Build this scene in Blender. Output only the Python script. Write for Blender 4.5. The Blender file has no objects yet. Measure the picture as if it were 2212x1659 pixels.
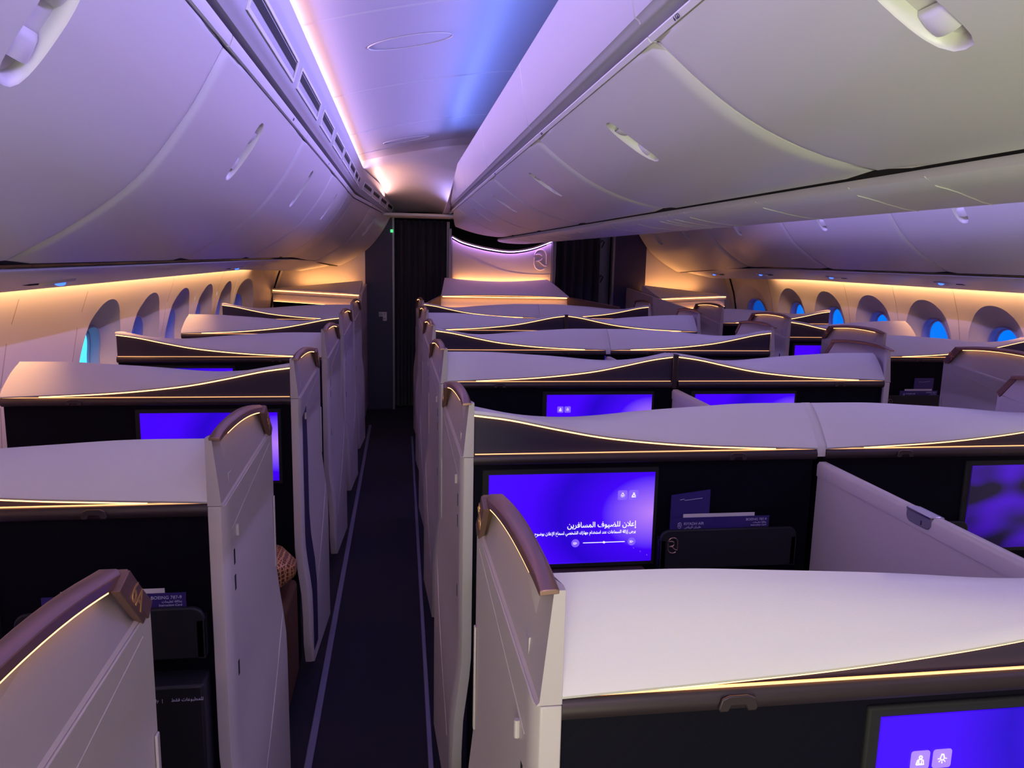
import bpy, math, random
from mathutils import Vector, Matrix
random.seed(4)
S = bpy.context.scene
COL = S.collection

# ---------------------------------------------------------------- camera
F_PX, W_PX, H_PX = 1650.0, 2212.0, 1659.0
def camera():
    yv = Vector(((867 - W_PX/2)/F_PX, (550 - H_PX/2)/F_PX, 1.0)).normalized()   # cabin axis in camera space
    up = Vector((math.sin(-0.003), -math.cos(-0.003), 0))
    zv = (up - up.dot(yv)*yv).normalized()
    xv = yv.cross(zv)
    right = Vector((xv.x, yv.x, zv.x)); down = Vector((xv.y, yv.y, zv.y)); fwd = Vector((xv.z, yv.z, zv.z))
    cd = bpy.data.cameras.new('camera'); co = bpy.data.objects.new('camera', cd); COL.objects.link(co)
    m = Matrix.Identity(4)
    for i in range(3):
        m[i][0] = right[i]; m[i][1] = -down[i]; m[i][2] = -fwd[i]
    m[0][3], m[1][3], m[2][3] = 0, 0, 1.65
    co.matrix_world = m
    cd.sensor_width = 36; cd.lens = F_PX/W_PX*36; cd.clip_start = .02
    S.camera = co
camera()

# ---------------------------------------------------------------- world, exposure
w = bpy.data.worlds.new('world'); S.world = w; w.use_nodes = True
w.node_tree.nodes['Background'].inputs[0].default_value = (.55, .75, 1, 1)
w.node_tree.nodes['Background'].inputs[1].default_value = 2.4
S.view_settings.view_transform = 'Standard'; S.view_settings.look = 'None'
S.view_settings.exposure = 0.0; S.view_settings.gamma = 1.0
S.view_settings.use_curve_mapping = False
S.cycles.use_denoising = True
S.cycles.max_bounces = 8; S.cycles.diffuse_bounces = 5; S.cycles.sample_clamp_indirect = 4

# ---------------------------------------------------------------- large area lights (cabin lighting)
def area(name, loc, direction, sx, sy, color, watt, spread=180):
    d = bpy.data.lights.new(name, 'AREA'); d.shape = 'RECTANGLE'; d.size = sx; d.size_y = sy
    d.color = color; d.energy = watt; d.spread = math.radians(spread)
    o = bpy.data.objects.new(name, d); COL.objects.link(o); o.location = loc
    dr = Vector(direction).normalized()
    # local Y runs along the cabin, -Z is the light direction
    z = -dr; y = Vector((0, 1, 0)) if abs(dr.y) < .9 else Vector((0, 0, 1)); y = (y - y.dot(z)*z).normalized(); x = y.cross(z)
    o.rotation_euler = Matrix((x, y, z)).transposed().to_euler()
    return o
PINK = (1, .50, .42); BLUE = (.16, .24, 1); LAV = (.85, .58, 1); AMB = (1, .42, .12); WHT = (.93, 1, .60); LIL = (.43, .34, 1); WASH = (1, .50, .20)
area('cove_light_pink', (-.345, 2.6, 2.372), (.45, 0, .9), .02, 8.6, PINK, 22, 180)
area('cove_light_lilac', (-.322, 2.6, 2.368), (1, 0, .0), .02, 8.6, LIL, 42, 126)
area('cove_light_blue', (.428, 2.4, 2.345), (-1, 0, .0), .02, 7.0, LIL, 42, 122)
area('cove_light_blue_up', (.44, 2.4, 2.36), (-.3, 0, .95), .04, 7.0, BLUE, 24, 180)
area('cove_light_blue_far', (1.952, 2.4, 2.345), (1, 0, .0), .02, 7.0, LIL, 42, 122)
area('cove_light_blue_far_up', (1.94, 2.4, 2.36), (.3, 0, .95), .04, 7.0, BLUE, 24, 180)
area('cove_light_lilac_far', (2.702, 2.6, 2.368), (-1, 0, .0), .02, 8.6, LIL, 42, 126)
area('dome_light', (-.165, 7.45, 2.20), (.6, 0, .8), .02, 1.1, PINK, 6, 180)
area('dome_light_lilac', (.46, 6.9, 2.13), (-.5, 0, .85), .02, 1.4, LIL, 6, 150)
area('wall_wash_left', (-1.362, 3.0, 1.53), (-.5, 0, -1), .02, 9.6, WASH, 30, 120)
area('wall_wash_right', (3.742, 3.0, 1.53), (.5, 0, -1), .02, 9.6, WASH, 30, 120)
# boarding lamp of the zone behind the viewpoint, then an added low fill
area('aisle_lamp_left', (.02, -1.3, 2.36), (.15, .75, -1), .5, 1.6, LAV, 30, 180)
area('galley_light', (-.5, -2.3, .55), (.42, .6, .62), 1.7, .8, WHT, 66, 120)  # added unseen fill near the floor, aimed up to brighten the centre bins

# ---------------------------------------------------------------- materials
def mat(name, col, rough=.5, metal=0, emit=None, es=0, bump=None, spec=.5, coat=0, sheen=0, vary=0):
    m = bpy.data.materials.new(name); m.use_nodes = True; nt = m.node_tree
    b = nt.nodes['Principled BSDF']
    b.inputs['Base Color'].default_value = (*col, 1); b.inputs['Roughness'].default_value = rough
    b.inputs['Metallic'].default_value = metal; b.inputs['Specular IOR Level'].default_value = spec
    b.inputs['Coat Weight'].default_value = coat; b.inputs['Sheen Weight'].default_value = sheen
    if emit: b.inputs['Emission Color'].default_value = (*emit, 1); b.inputs['Emission Strength'].default_value = es
    if bump or vary:
        tc = nt.nodes.new('ShaderNodeTexCoord'); n = nt.nodes.new('ShaderNodeTexNoise')
        n.inputs['Scale'].default_value = bump[0] if bump else 8; n.inputs['Detail'].default_value = 6
        nt.links.new(tc.outputs['Object'], n.inputs['Vector'])
        if bump:
            bp = nt.nodes.new('ShaderNodeBump'); bp.inputs['Strength'].default_value = bump[1]; bp.inputs['Distance'].default_value = .002
            nt.links.new(n.outputs['Fac'], bp.inputs['Height']); nt.links.new(bp.outputs['Normal'], b.inputs['Normal'])
        if vary:
            r = nt.nodes.new('ShaderNodeMapRange'); r.inputs['To Min'].default_value = max(0, rough - vary); r.inputs['To Max'].default_value = rough + vary
            nt.links.new(n.outputs['Fac'], r.inputs['Value']); nt.links.new(r.outputs['Result'], b.inputs['Roughness'])
    return m
M = {}
M['bin'] = mat('bin_plastic', (.66, .64, .64), .38, bump=(220, .05), vary=.04)
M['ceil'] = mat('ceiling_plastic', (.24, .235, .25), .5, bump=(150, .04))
M['wallp'] = mat('sidewall_plastic', (.62, .58, .56), .45, bump=(180, .05))
M['scoop'] = mat('window_scoop_plastic', (.62, .60, .60), .45, bump=(180, .05))
M['cover'] = mat('pale_upholstery', (.64, .60, .60), .48, bump=(900, .12))
M['shellw'] = mat('suite_white_plastic', (.50, .44, .44), .42, bump=(250, .05), vary=.05)
M['shellw2'] = mat('suite_inset_plastic', (.46, .40, .41), .36, bump=(250, .05))
M['dark'] = mat('navy_leather', (.0026, .0022, .0075), .65, bump=(700, .2), spec=.08)
M['fascia'] = mat('fascia_leather', (.030, .024, .050), .5, bump=(700, .2), spec=.25)
M['logo'] = mat('monogram_relief', (.95, .86, .9), .4)
M['dark2'] = mat('pocket_leather', (.013, .013, .020), .5, bump=(700, .2), spec=.3)
M['black'] = mat('black_gap', (.004, .004, .005), .8)
M['bronze'] = mat('bronze_trim', (.30, .17, .15), .32, metal=.75, vary=.06)
M['rail'] = mat('dark_bronze_rail', (.050, .035, .042), .42, metal=.5, vary=.06)
M['bin2'] = mat('fascia_plastic', (.38, .37, .39), .42, bump=(220, .05))
M['led_niche'] = mat('niche_led', (1, .6, .3), .5, emit=(1, .42, .13), es=6)
M['led_dim'] = mat('dim_warm_led', (1, .6, .3), .5, emit=(1, .46, .18), es=1.3)  # glow for the reflection imitated on the suite rails
M['bronze2'] = mat('bronze_plate', (.22, .12, .095), .42, metal=.6, bump=(300, .1))
M['gold'] = mat('gold_numeral', (.7, .38, .14), .35, metal=.6)
M['chrome'] = mat('chrome', (.6, .55, .6), .15, metal=1)
M['led'] = mat('warm_led', (1, .6, .3), .5, emit=(1, .47, .17), es=4)
M['ledp'] = mat('violet_led', (.6, .4, 1), .5, emit=(.55, .26, 1), es=16)
M['purple'] = mat('navy_partition', (.022, .015, .065), .5, bump=(60, .05))
M['indigo'] = mat('indigo_card', (.03, .018, .16), .45)
M['paper'] = mat('white_paper', (.62, .58, .62), .6)
M['ink'] = mat('dark_ink', (.03, .02, .08), .5)
M['textw'] = mat('pale_print', (.5, .48, .7), .5)
M['seatfab'] = mat('brown_fabric', (.10, .035, .012), .7, bump=(500, .3))
M['strip'] = mat('seat_track_cover', (.16, .16, .26), .35, metal=.3)
M['grey'] = mat('grey_metal', (.20, .19, .24), .4, metal=.3)
M['lamp_b'] = mat('blue_indicator', (.1, .2, 1), .3, emit=(.03, .12, 1), es=3)
M['lamp_g'] = mat('green_indicator', (.1, 1, .3), .3, emit=(.1, 1, .3), es=1)
M['icon'] = mat('screen_white', (1, 1, 1), .5, emit=(1, 1, 1), es=1.0)
M['tile'] = mat('screen_button', (.3, .2, .9), .5, emit=(.16, .075, .85), es=1.0)
M['galley'] = mat('lit_galley', (.5, .55, .45), .5, emit=(.42, .5, .36), es=.5)

def carpet():
    m = mat('navy_carpet', (.006, .005, .016), .95)
    nt = m.node_tree; b = nt.nodes['Principled BSDF']
    tc = nt.nodes.new('ShaderNodeTexCoord'); n = nt.nodes.new('ShaderNodeTexNoise'); n.inputs['Scale'].default_value = 700
    r = nt.nodes.new('ShaderNodeValToRGB'); r.color_ramp.elements[0].color = (.003, .003, .009, 1); r.color_ramp.elements[1].color = (.012, .010, .028, 1)
    bp = nt.nodes.new('ShaderNodeBump'); bp.inputs['Strength'].default_value = .6; bp.inputs['Distance'].default_value = .004
    nt.links.new(tc.outputs['Object'], n.inputs['Vector']); nt.links.new(n.outputs['Fac'], r.inputs['Fac'])
    nt.links.new(r.outputs['Color'], b.inputs['Base Color']); nt.links.new(n.outputs['Fac'], bp.inputs['Height']); nt.links.new(bp.outputs['Normal'], b.inputs['Normal'])
    return m
M['carpet'] = carpet()
def quilt():
    m = mat('quilted_leather', (.0035, .003, .009), .65, spec=.10)
    nt = m.node_tree; b = nt.nodes['Principled BSDF']
    tc = nt.nodes.new('ShaderNodeTexCoord'); mp = nt.nodes.new('ShaderNodeMapping'); mp.inputs['Rotation'].default_value = (0, .785, 0); mp.inputs['Scale'].default_value = (28, 28, 28)
    v = nt.nodes.new('ShaderNodeTexVoronoi'); v.inputs['Scale'].default_value = 1; v.distance = 'CHEBYCHEV'; v.inputs['Randomness'].default_value = 0
    bp = nt.nodes.new('ShaderNodeBump'); bp.invert = True; bp.inputs['Strength'].default_value = .25; bp.inputs['Distance'].default_value = .006
    nt.links.new(tc.outputs['Object'], mp.inputs['Vector']); nt.links.new(mp.outputs['Vector'], v.inputs['Vector'])
    nt.links.new(v.outputs['Distance'], bp.inputs['Height']); nt.links.new(bp.outputs['Normal'], b.inputs['Normal'])
    return m
M['quilt'] = quilt()
def pattern():
    m = mat('bronze_pattern_fabric', (.4, .15, .05), .45, metal=.3)
    nt = m.node_tree; b = nt.nodes['Principled BSDF']
    tc = nt.nodes.new('ShaderNodeTexCoord'); v = nt.nodes.new('ShaderNodeTexVoronoi'); v.feature = 'DISTANCE_TO_EDGE'; v.inputs['Scale'].default_value = 70; v.inputs['Randomness'].default_value = .2
    r = nt.nodes.new('ShaderNodeValToRGB'); r.color_ramp.elements[0].color = (.9, .45, .18, 1); r.color_ramp.elements[1].color = (.16, .05, .015, 1); r.color_ramp.elements[1].position = .18
    nt.links.new(tc.outputs['Object'], v.inputs['Vector']); nt.links.new(v.outputs['Distance'], r.inputs['Fac']); nt.links.new(r.outputs['Color'], b.inputs['Base Color'])
    return m
M['pattern'] = pattern()
def screen_mat(name, dim=1.0, glow=(1.0, .55)):
    m = bpy.data.materials.new(name); m.use_nodes = True; nt = m.node_tree; b = nt.nodes['Principled BSDF']
    b.inputs['Base Color'].default_value = (.01, .01, .02, 1); b.inputs['Roughness'].default_value = .15
    tc = nt.nodes.new('ShaderNodeTexCoord')
    mp = nt.nodes.new('ShaderNodeMapping'); mp.inputs['Location'].default_value = (-glow[0], 0, -glow[1])
    nt.links.new(tc.outputs['Generated'], mp.inputs['Vector'])
    ln = nt.nodes.new('ShaderNodeVectorMath'); ln.operation = 'LENGTH'
    sc = nt.nodes.new('ShaderNodeVectorMath'); sc.operation = 'MULTIPLY'; sc.inputs[1].default_value = (1.3, 0, 1.0)
    nt.links.new(mp.outputs['Vector'], sc.inputs[0]); nt.links.new(sc.outputs[0], ln.inputs[0])
    r = nt.nodes.new('ShaderNodeValToRGB'); cr = r.color_ramp
    cr.elements[0].color = (.50, .22, .95, 1); cr.elements[0].position = 0
    cr.elements[1].color = (.055, 0, .95, 1); cr.elements[1].position = .42
    e = cr.elements.new(.75); e.color = (.022, 0, .62, 1)
    e = cr.elements.new(.98); e.color = (.06, 0, 1, 1)
    nt.links.new(ln.outputs['Value'], r.inputs['Fac'])
    nt.links.new(r.outputs['Color'], b.inputs['Emission Color']); b.inputs['Emission Strength'].default_value = dim
    return m
M['screen'] = screen_mat('screen_picture')
M['screen_m'] = screen_mat('screen_picture_mirrored', 1.0, (0.98, .9))
def screen_dark():
    m = bpy.data.materials.new('screen_picture_dark'); m.use_nodes = True; nt = m.node_tree; b = nt.nodes['Principled BSDF']
    b.inputs['Base Color'].default_value = (.01, .01, .02, 1); b.inputs['Roughness'].default_value = .15
    tc = nt.nodes.new('ShaderNodeTexCoord'); n = nt.nodes.new('ShaderNodeTexNoise'); n.inputs['Scale'].default_value = 2.2; n.inputs['Detail'].default_value = 1
    r = nt.nodes.new('ShaderNodeValToRGB'); cr = r.color_ramp
    cr.elements[0].color = (.004, .002, .02, 1); cr.elements[0].position = .42
    cr.elements[1].color = (.06, 0, .6, 1); cr.elements[1].position = .62
    nt.links.new(tc.outputs['Generated'], n.inputs['Vector']); nt.links.new(n.outputs['Fac'], r.inputs['Fac'])
    nt.links.new(r.outputs['Color'], b.inputs['Emission Color']); b.inputs['Emission Strength'].default_value = .9
    return m
M['screen_d'] = screen_dark()
def pane(name, col):
    m = bpy.data.materials.new(name); m.use_nodes = True; nt = m.node_tree
    for n in list(nt.nodes): nt.nodes.remove(n)
    o = nt.nodes.new('ShaderNodeOutputMaterial'); t = nt.nodes.new('ShaderNodeBsdfTransparent'); g = nt.nodes.new('ShaderNodeBsdfGlossy')
    t.inputs[0].default_value = (*col, 1); g.inputs['Roughness'].default_value = .05
    x = nt.nodes.new('ShaderNodeMixShader'); x.inputs[0].default_value = .06
    nt.links.new(t.outputs[0], x.inputs[1]); nt.links.new(g.outputs[0], x.inputs[2]); nt.links.new(x.outputs[0], o.inputs['Surface'])
    return m
M['pane'] = pane('dimmed_window_pane', (.001, .12, .62)); M['pane_clear'] = pane('bright_window_pane', (.10, .55, .70))
M['joint'] = mat('joint_sealant', (.40, .36, .34), .8, spec=.1)
M['reveal'] = mat('window_bezel', (.34, .34, .50), .3, bump=(200, .05))

# ---------------------------------------------------------------- object helpers
def tag(o, label=None, cat=None, group=None, kind=None):
    if label: o['label'] = label
    if cat: o['category'] = cat
    if group: o['group'] = group
    if kind: o['kind'] = kind
    return o
def empty(name, loc):
    o = bpy.data.objects.new(name, None); COL.objects.link(o); o.location = loc; o.empty_display_size = .05
    return o
def wloc(p):
    v = Vector((0, 0, 0))
    while p is not None: v += p.location; p = p.parent
    return v
def build(name, verts, faces, material, parent=None, smooth=35, bevel=0, seg=2, subs=0, kind=None):
    off = wloc(parent)
    if parent is None and verts:
        off = Vector([sum(v[i] for v in verts)/len(verts) for i in range(3)])
    me = bpy.data.meshes.new(name)
    me.from_pydata([tuple(Vector(v) - off) for v in verts], [], faces); me.validate(); 
    me.materials.append(M[material] if isinstance(material, str) else material)
    o = bpy.data.objects.new(name, me); COL.objects.link(o)
    if parent is None: o.location = off
    else: o.parent = parent
    import bmesh
    bm = bmesh.new(); bm.from_mesh(me); bmesh.ops.remove_doubles(bm, verts=bm.verts, dist=1e-6); bmesh.ops.recalc_face_normals(bm, faces=bm.faces); bm.to_mesh(me); bm.free()
    if smooth:
        me.polygons.foreach_set('use_smooth', [True]*len(me.polygons)); me.set_sharp_from_angle(angle=math.radians(smooth))
    if bevel:
        b = o.modifiers.new('bevel', 'BEVEL'); b.width = bevel; b.segments = seg; b.limit_method = 'ANGLE'; b.angle_limit = math.radians(38); b.harden_normals = False
    if kind: o['kind'] = kind
    return o
class MB:
    def __init__(s): s.v = []; s.f = []
    def add(s, v, f): n = len(s.v); s.v += [tuple(p) for p in v]; s.f += [tuple(i + n for i in q) for q in f]; return s
    def box(s, x0, x1, y0, y1, z0, z1):
        x0, x1 = sorted((x0, x1)); y0, y1 = sorted((y0, y1)); z0, z1 = sorted((z0, z1))
        return s.add([(x0,y0,z0),(x1,y0,z0),(x1,y1,z0),(x0,y1,z0),(x0,y0,z1),(x1,y0,z1),(x1,y1,z1),(x0,y1,z1)],
                     [(0,3,2,1),(4,5,6,7),(0,1,5,4),(1,2,6,5),(2,3,7,6),(3,0,4,7)])
    def prism(s, poly, fn, a, b):
        # poly: 2-D outline, fn(u,v,t)->xyz, extruded t from a to b
        n = len(poly); v = [fn(u, w_, a) for u, w_ in poly] + [fn(u, w_, b) for u, w_ in poly]
        f = [tuple(range(n)), tuple(range(2*n - 1, n - 1, -1))] + [(i, (i+1) % n, n + (i+1) % n, n + i) for i in range(n)]
        return s.add(v, f)
    def loft(s, rings, closed=True, caps=True):
        n = len(rings[0]); v = [p for r in rings for p in r]; f = []
        for k in range(len(rings) - 1):
            for i in range(n if closed else n - 1):
                j = (i + 1) % n; f.append((k*n + i, k*n + j, (k+1)*n + j, (k+1)*n + i))
        if caps and closed: f += [tuple(range(n)), tuple(range(len(rings)*n - 1, (len(rings)-1)*n - 1, -1))]
        return s.add(v, f)
    def tube(s, path, r, n=8, flat=None):
        path = [Vector(p) for p in path]; rings = []
        for i, p in enumerate(path):
            t = (path[min(i+1, len(path)-1)] - path[max(i-1, 0)]).normalized()
            a = t.cross(Vector((0, 0, 1))); a = (a if a.length > .1 else t.cross(Vector((1, 0, 0)))).normalized(); b = t.cross(a)
            rr = r[i] if isinstance(r, (list, tuple)) else r
            rings.append([p + rr*(math.cos(2*math.pi*k/n)*a + (flat or 1)*math.sin(2*math.pi*k/n)*b) for k in range(n)])
        return s.loft(rings)
    def build(s, name, m, parent=None, **k): return build(name, s.v, s.f, m, parent, **k)
def lerp(a, b, t): return a + (b - a)*t
def table(pts, t):
    if t <= pts[0][0]: return pts[0][1]
    for (a, x), (b, y) in zip(pts, pts[1:]):
        if t <= b:
            k = (t - a)/(b - a); return lerp(x, y, k)
    return pts[-1][1]
def smooth_poly(pts, n):
    # Catmull-Rom through pts, n samples
    P = [Vector(p) for p in pts]; P = [2*P[0] - P[1]] + P + [2*P[-1] - P[-2]]; out = []
    m = len(P) - 3
    for i in range(n + 1):
        t = i/n*m; k = min(int(t), m - 1); t -= k; a, b, c, d = P[k:k+4]
        out.append(.5*((2*b) + (c - a)*t + (2*a - 5*b + 4*c - d)*t*t + (3*b - a - 3*c + d)*t**3))
    return out
def text(name, body, x, y, z, size, material, parent, mirror=1, align='LEFT', extrude=.0004, rot=None, squash=1):
    c = bpy.data.curves.new(name, 'FONT'); c.body = body; c.size = size; c.extrude = extrude; c.align_x = align; c.align_y = 'CENTER'
    c.materials.append(M[material]); o = bpy.data.objects.new(name, c); COL.objects.link(o)
    o.parent = parent; o.location = Vector((x, y, z)) - wloc(parent)
    if rot is None: o.rotation_euler = (math.radians(90), 0, 0)
    elif isinstance(rot, Matrix): o.rotation_euler = rot.to_euler()
    else: o.rotation_euler = rot
    o.scale = (squash, 1, 1)
    return o

# Arabic letters joined for a font object (presentation forms, laid out right to left)
AR = {'ا':'\ufe8d\ufe8e','أ':'\ufe83\ufe84','إ':'\ufe87\ufe88','ب':'\ufe8f\ufe90\ufe91\ufe92','ة':'\ufe93\ufe94','ت':'\ufe95\ufe96\ufe97\ufe98','ج':'\ufe9d\ufe9e\ufe9f\ufea0','ح':'\ufea1\ufea2\ufea3\ufea4',
 'خ':'\ufea5\ufea6\ufea7\ufea8','د':'\ufea9\ufeaa','ر':'\ufead\ufeae','ز':'\ufeaf\ufeb0','س':'\ufeb1\ufeb2\ufeb3\ufeb4','ش':'\ufeb5\ufeb6\ufeb7\ufeb8','ص':'\ufeb9\ufeba\ufebb\ufebc','ض':'\ufebd\ufebe\ufebf\ufec0',
 'ط':'\ufec1\ufec2\ufec3\ufec4','ع':'\ufec9\ufeca\ufecb\ufecc','ف':'\ufed1\ufed2\ufed3\ufed4','ق':'\ufed5\ufed6\ufed7\ufed8','ك':'\ufed9\ufeda\ufedb\ufedc','ل':'\ufedd\ufede\ufedf\ufee0','م':'\ufee1\ufee2\ufee3\ufee4','ن':'\ufee5\ufee6\ufee7\ufee8',
 'ه':'\ufee9\ufeea\ufeeb\ufeec','و':'\ufeed\ufeee','ى':'\ufeef\ufef0','ي':'\ufef1\ufef2\ufef3\ufef4'}
def arabic(s):
    out = []
    for w_ in s.split(' '):
        r = []; i = 0; prev = False
        while i < len(w_):
            ch = w_[i]
            if ch == 'ل' and i + 1 < len(w_) and w_[i+1] in 'اأإ':
                lig = {'ا': '\ufefb\ufefc', 'أ': '\ufef7\ufef8', 'إ': '\ufef9\ufefa'}[w_[i+1]]
                r.append(lig[1 if prev else 0]); prev = False; i += 2; continue
            f = AR[ch]; nxt = i + 1 < len(w_) and len(f) == 4
            r.append(f[(3 if nxt else 1) if prev else (2 if nxt else 0)]); prev = len(f) == 4; i += 1
        out.append(''.join(reversed(r)))
    return ' '.join(reversed(out))

# ---------------------------------------------------------------- cabin cross-section
XC = 1.19                     # centre plane of the cabin
Y0, YE = -2.6, 8.2            # aft end, forward bulkhead
XL_WALL, XR_WALL = -1.50, 3.88
def sweep(y):                 # outboard linings turn inboard near the bulkhead
    t = max(0, (y - 6.75)/1.45); return .30*min(t, 1.2)
def drop(y):
    t = max(0, (y - 6.75)/1.45); return -.09*min(t, 1.2)
def wall_x(z):                # sidewall bulge, distance outboard of the nominal plane
    return table([(0, -.16), (.3, -.04), (.7, .03), (1.1, .01), (1.3, -.03), (1.5, -.10), (1.9, -.30)], z)
def wsweep(y):
    t = max(0, (y - 7.3)/.85); return .19*t**1.2
def WL(y, z): return XL_WALL - wall_x(z) + wsweep(y)
def WR(y, z): return XR_WALL + wall_x(z) - wsweep(y)
BIN = [(-.401, 2.113), (-.452, 2.020), (-.498, 1.948), (-.60, 1.817), (-.707, 1.731), (-.812, 1.664), (-.915, 1.609)]   # outboard bin face
CBIN = [(.482, 2.062), (.569, 1.993), (.669, 1.929), (.771, 1.883), (.875, 1.852), (.974, 1.835)]                         # centre bin face
def outboard(side, x): return x if side < 0 else 2*XC - x

# ---------------------------------------------------------------- panel with a rounded hole (windows, latch cups)
def holed(S_, a0, a1, b0, b1, ca, cb, rings, n=64, power=2.0, pa=None):
    """S_(a,b,d)->point; rings: list of (half_a, half_b, offset_a, offset_b, depth). returns list of vertex rings"""
    R = []
    def rectpt(th):
        c, s = math.cos(th), math.sin(th)
        ta = ((a1 - ca) if c > 0 else (ca - a0))/max(abs(c), 1e-9); tb = ((b1 - cb) if s > 0 else (cb - b0))/max(abs(s), 1e-9)
        t = min(ta, tb); return ca + c*t, cb + s*t
    # angles that include the corners
    ang = [2*math.pi*i/n for i in range(n)]
    for (qa, qb) in ((a1, b1), (a0, b1), (a0, b0), (a1, b0)):
        t = math.atan2(qb - cb, qa - ca) % (2*math.pi)
        k = min(range(n), key=lambda i: abs(ang[i] - t)); ang[k] = t
    ang.sort()
    outer = [rectpt(t) for t in ang]
    def ov(t, ha, hb, oa, ob):
        c, s = math.cos(t), math.sin(t); p = power
        r = (abs(c/ha)**p + abs(s/hb)**p)**(-1/p); return ca + oa + c*r, cb + ob + s*r
    R.append([S_(a, b, 0) for a, b in outer])
    first = [ov(t, *rings[0][:4]) for t in ang]
    for k in (.35, .7):
        R.append([S_(lerp(o[0], f[0], k), lerp(o[1], f[1], k), 0) for o, f in zip(outer, first)])
    for rg in rings: R.append([S_(*ov(t, *rg[:4]), rg[4]) for t in ang])
    return R

# ================================================================= SETTING
def side_wall(side):
    X = WL if side < 0 else WR
    sg = -1 if side < 0 else 1
    def pt(y, z, d): return (X(y, z) + sg*d, y, z)
    yc0 = 4.085 if side < 0 else 4.51
    wins = [yc0 + .672*k for k in range(-1 if side > 0 else 0, 6)]
    mb = MB(); scoop = MB(); z0, z1 = .62, 1.62
    lo, hi = wins[0] - .3335, wins[-1] + .3335
    # plain strips below, above, and beyond the windows
    zs = [0, .15, .3, .45, .62]
    ys = [Y0 + (8.21 - Y0)*i/60 for i in range(61)]
    mb.loft([[pt(y, z, 0) for z in zs] for y in ys], closed=False)
    zs = [1.62, 1.75, 1.9]; mb.loft([[pt(y, z, 0) for z in zs] for y in ys], closed=False)
    zs = [z0 + (z1 - z0)*i/12 for i in range(13)]
    for a, b in ((Y0, lo), (hi, 8.21)):
        if b > a: mb.loft([[pt(y, z, 0) for z in zs] for y in [a + (b - a)*i/14 for i in range(15)]], closed=False)
    for yb_ in [w_ - .3335 for w_ in wins] + [hi]:      # strip added behind each module joint, keeps sky light from leaking in
        mb.loft([[pt(yb_ + dy, .58 + 1.08*q/40, .0035) for q in range(41)] for dy in (-.016, .016)], closed=False)
    for i, yc in enumerate(wins):
        rg = [(.262, .335, 0, .005, 0), (.255, .325, 0, .003, .012), (.215, .278, .0, -.003, .036), (.170, .232, 0, -.008, .062), (.160, .220, 0, -.010, .068)]
        R = holed(pt, yc - .3335, yc + .3335, z0, z1, yc, 1.06, rg, n=64, power=2.15)
        mb.loft(R[:4], closed=True, caps=False); scoop.loft(R[3:], closed=True, caps=False)
        fr = MB(); fp = []
        for (ha, hb, d) in ((.160, .220, .068), (.156, .215, .056), (.149, .208, .056), (.144, .203, .072), (.141, .200, .098), (.135, .193, .101), (.133, .191, .112)):
            c = [2*math.pi*k/48 for k in range(48)]
            fp.append([pt(yc + ha*math.copysign(abs(math.cos(t))**.85, math.cos(t)), 1.050 + hb*math.copysign(abs(math.sin(t))**.85, math.sin(t)), d) for t in c])
        fr.loft(fp, closed=True, caps=False)
        root = empty('window_%d' % (i + 1 + (0 if side < 0 else 10)), (X(yc, .85), yc, .85)); root['kind'] = 'structure'
        fr.build('window_frame', 'reveal', root, smooth=50)
        pp = [p for p in fp[-1]]; MB().add(pp, [tuple(range(48))]).build('window_pane', 'pane_clear' if (side < 0 and i == 0) else 'pane', root, smooth=0)
    o = mb.build('wall_left' if side < 0 else 'wall_right', 'wallp', kind='structure', smooth=40)
    scoop.build('window_recess', 'scoop', o, smooth=60)
    # joints between the lining panels
    k = 0
    for yj in ([1.75, 3.10, 3.745, 5.09, 6.435] if side < 0 else [2.75, 4.846, 6.19, 7.534]):
        j = MB(); j.loft([[pt(yj + dy, z, -.00025 if dy in (-.002, .002) else -.0001) for dy in (-.004, -.002, .002, .004)] for z in [.3 + .1*q for q in range(14)]], closed=False)
        jo = j.build('panel_joint', 'joint', o, smooth=0)
side_wall(-1); side_wall(1)

# upper shell that closes the hull behind the bins
pr = [(-1.30, 1.9), (-1.55, 2.2), (-.9, 2.62), (.2, 2.82), (XC, 2.88)]
pr = pr + [(2*XC - x, z) for x, z in reversed(pr[:-1])]
MB().loft([[(x, y, z) for x, z in pr] for y in (Y0, 8.9)], closed=False).build('wall_upper', 'black', kind='structure')
MB().box(-2.0, 4.5, Y0 - .05, Y0, -.05, 2.9).build('wall_back', 'wallp', kind='structure')
MB().box(-2.0, 4.5, 8.9, 8.95, -.05, 2.9).build('wall_front', 'black', kind='structure')
MB().box(-2.0, 4.5, Y0, 8.95, -.06, 0).build('floor', 'carpet', kind='structure')
for sgn, nm in ((-1, 'wall_outer_left'), (1, 'wall_outer_right')):
    x = -1.75 if sgn < 0 else 4.13
    MB().box(x - .002, x + .002, 8.22, 8.9, 0, 2.3).build(nm, 'black', kind='structure')
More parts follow.
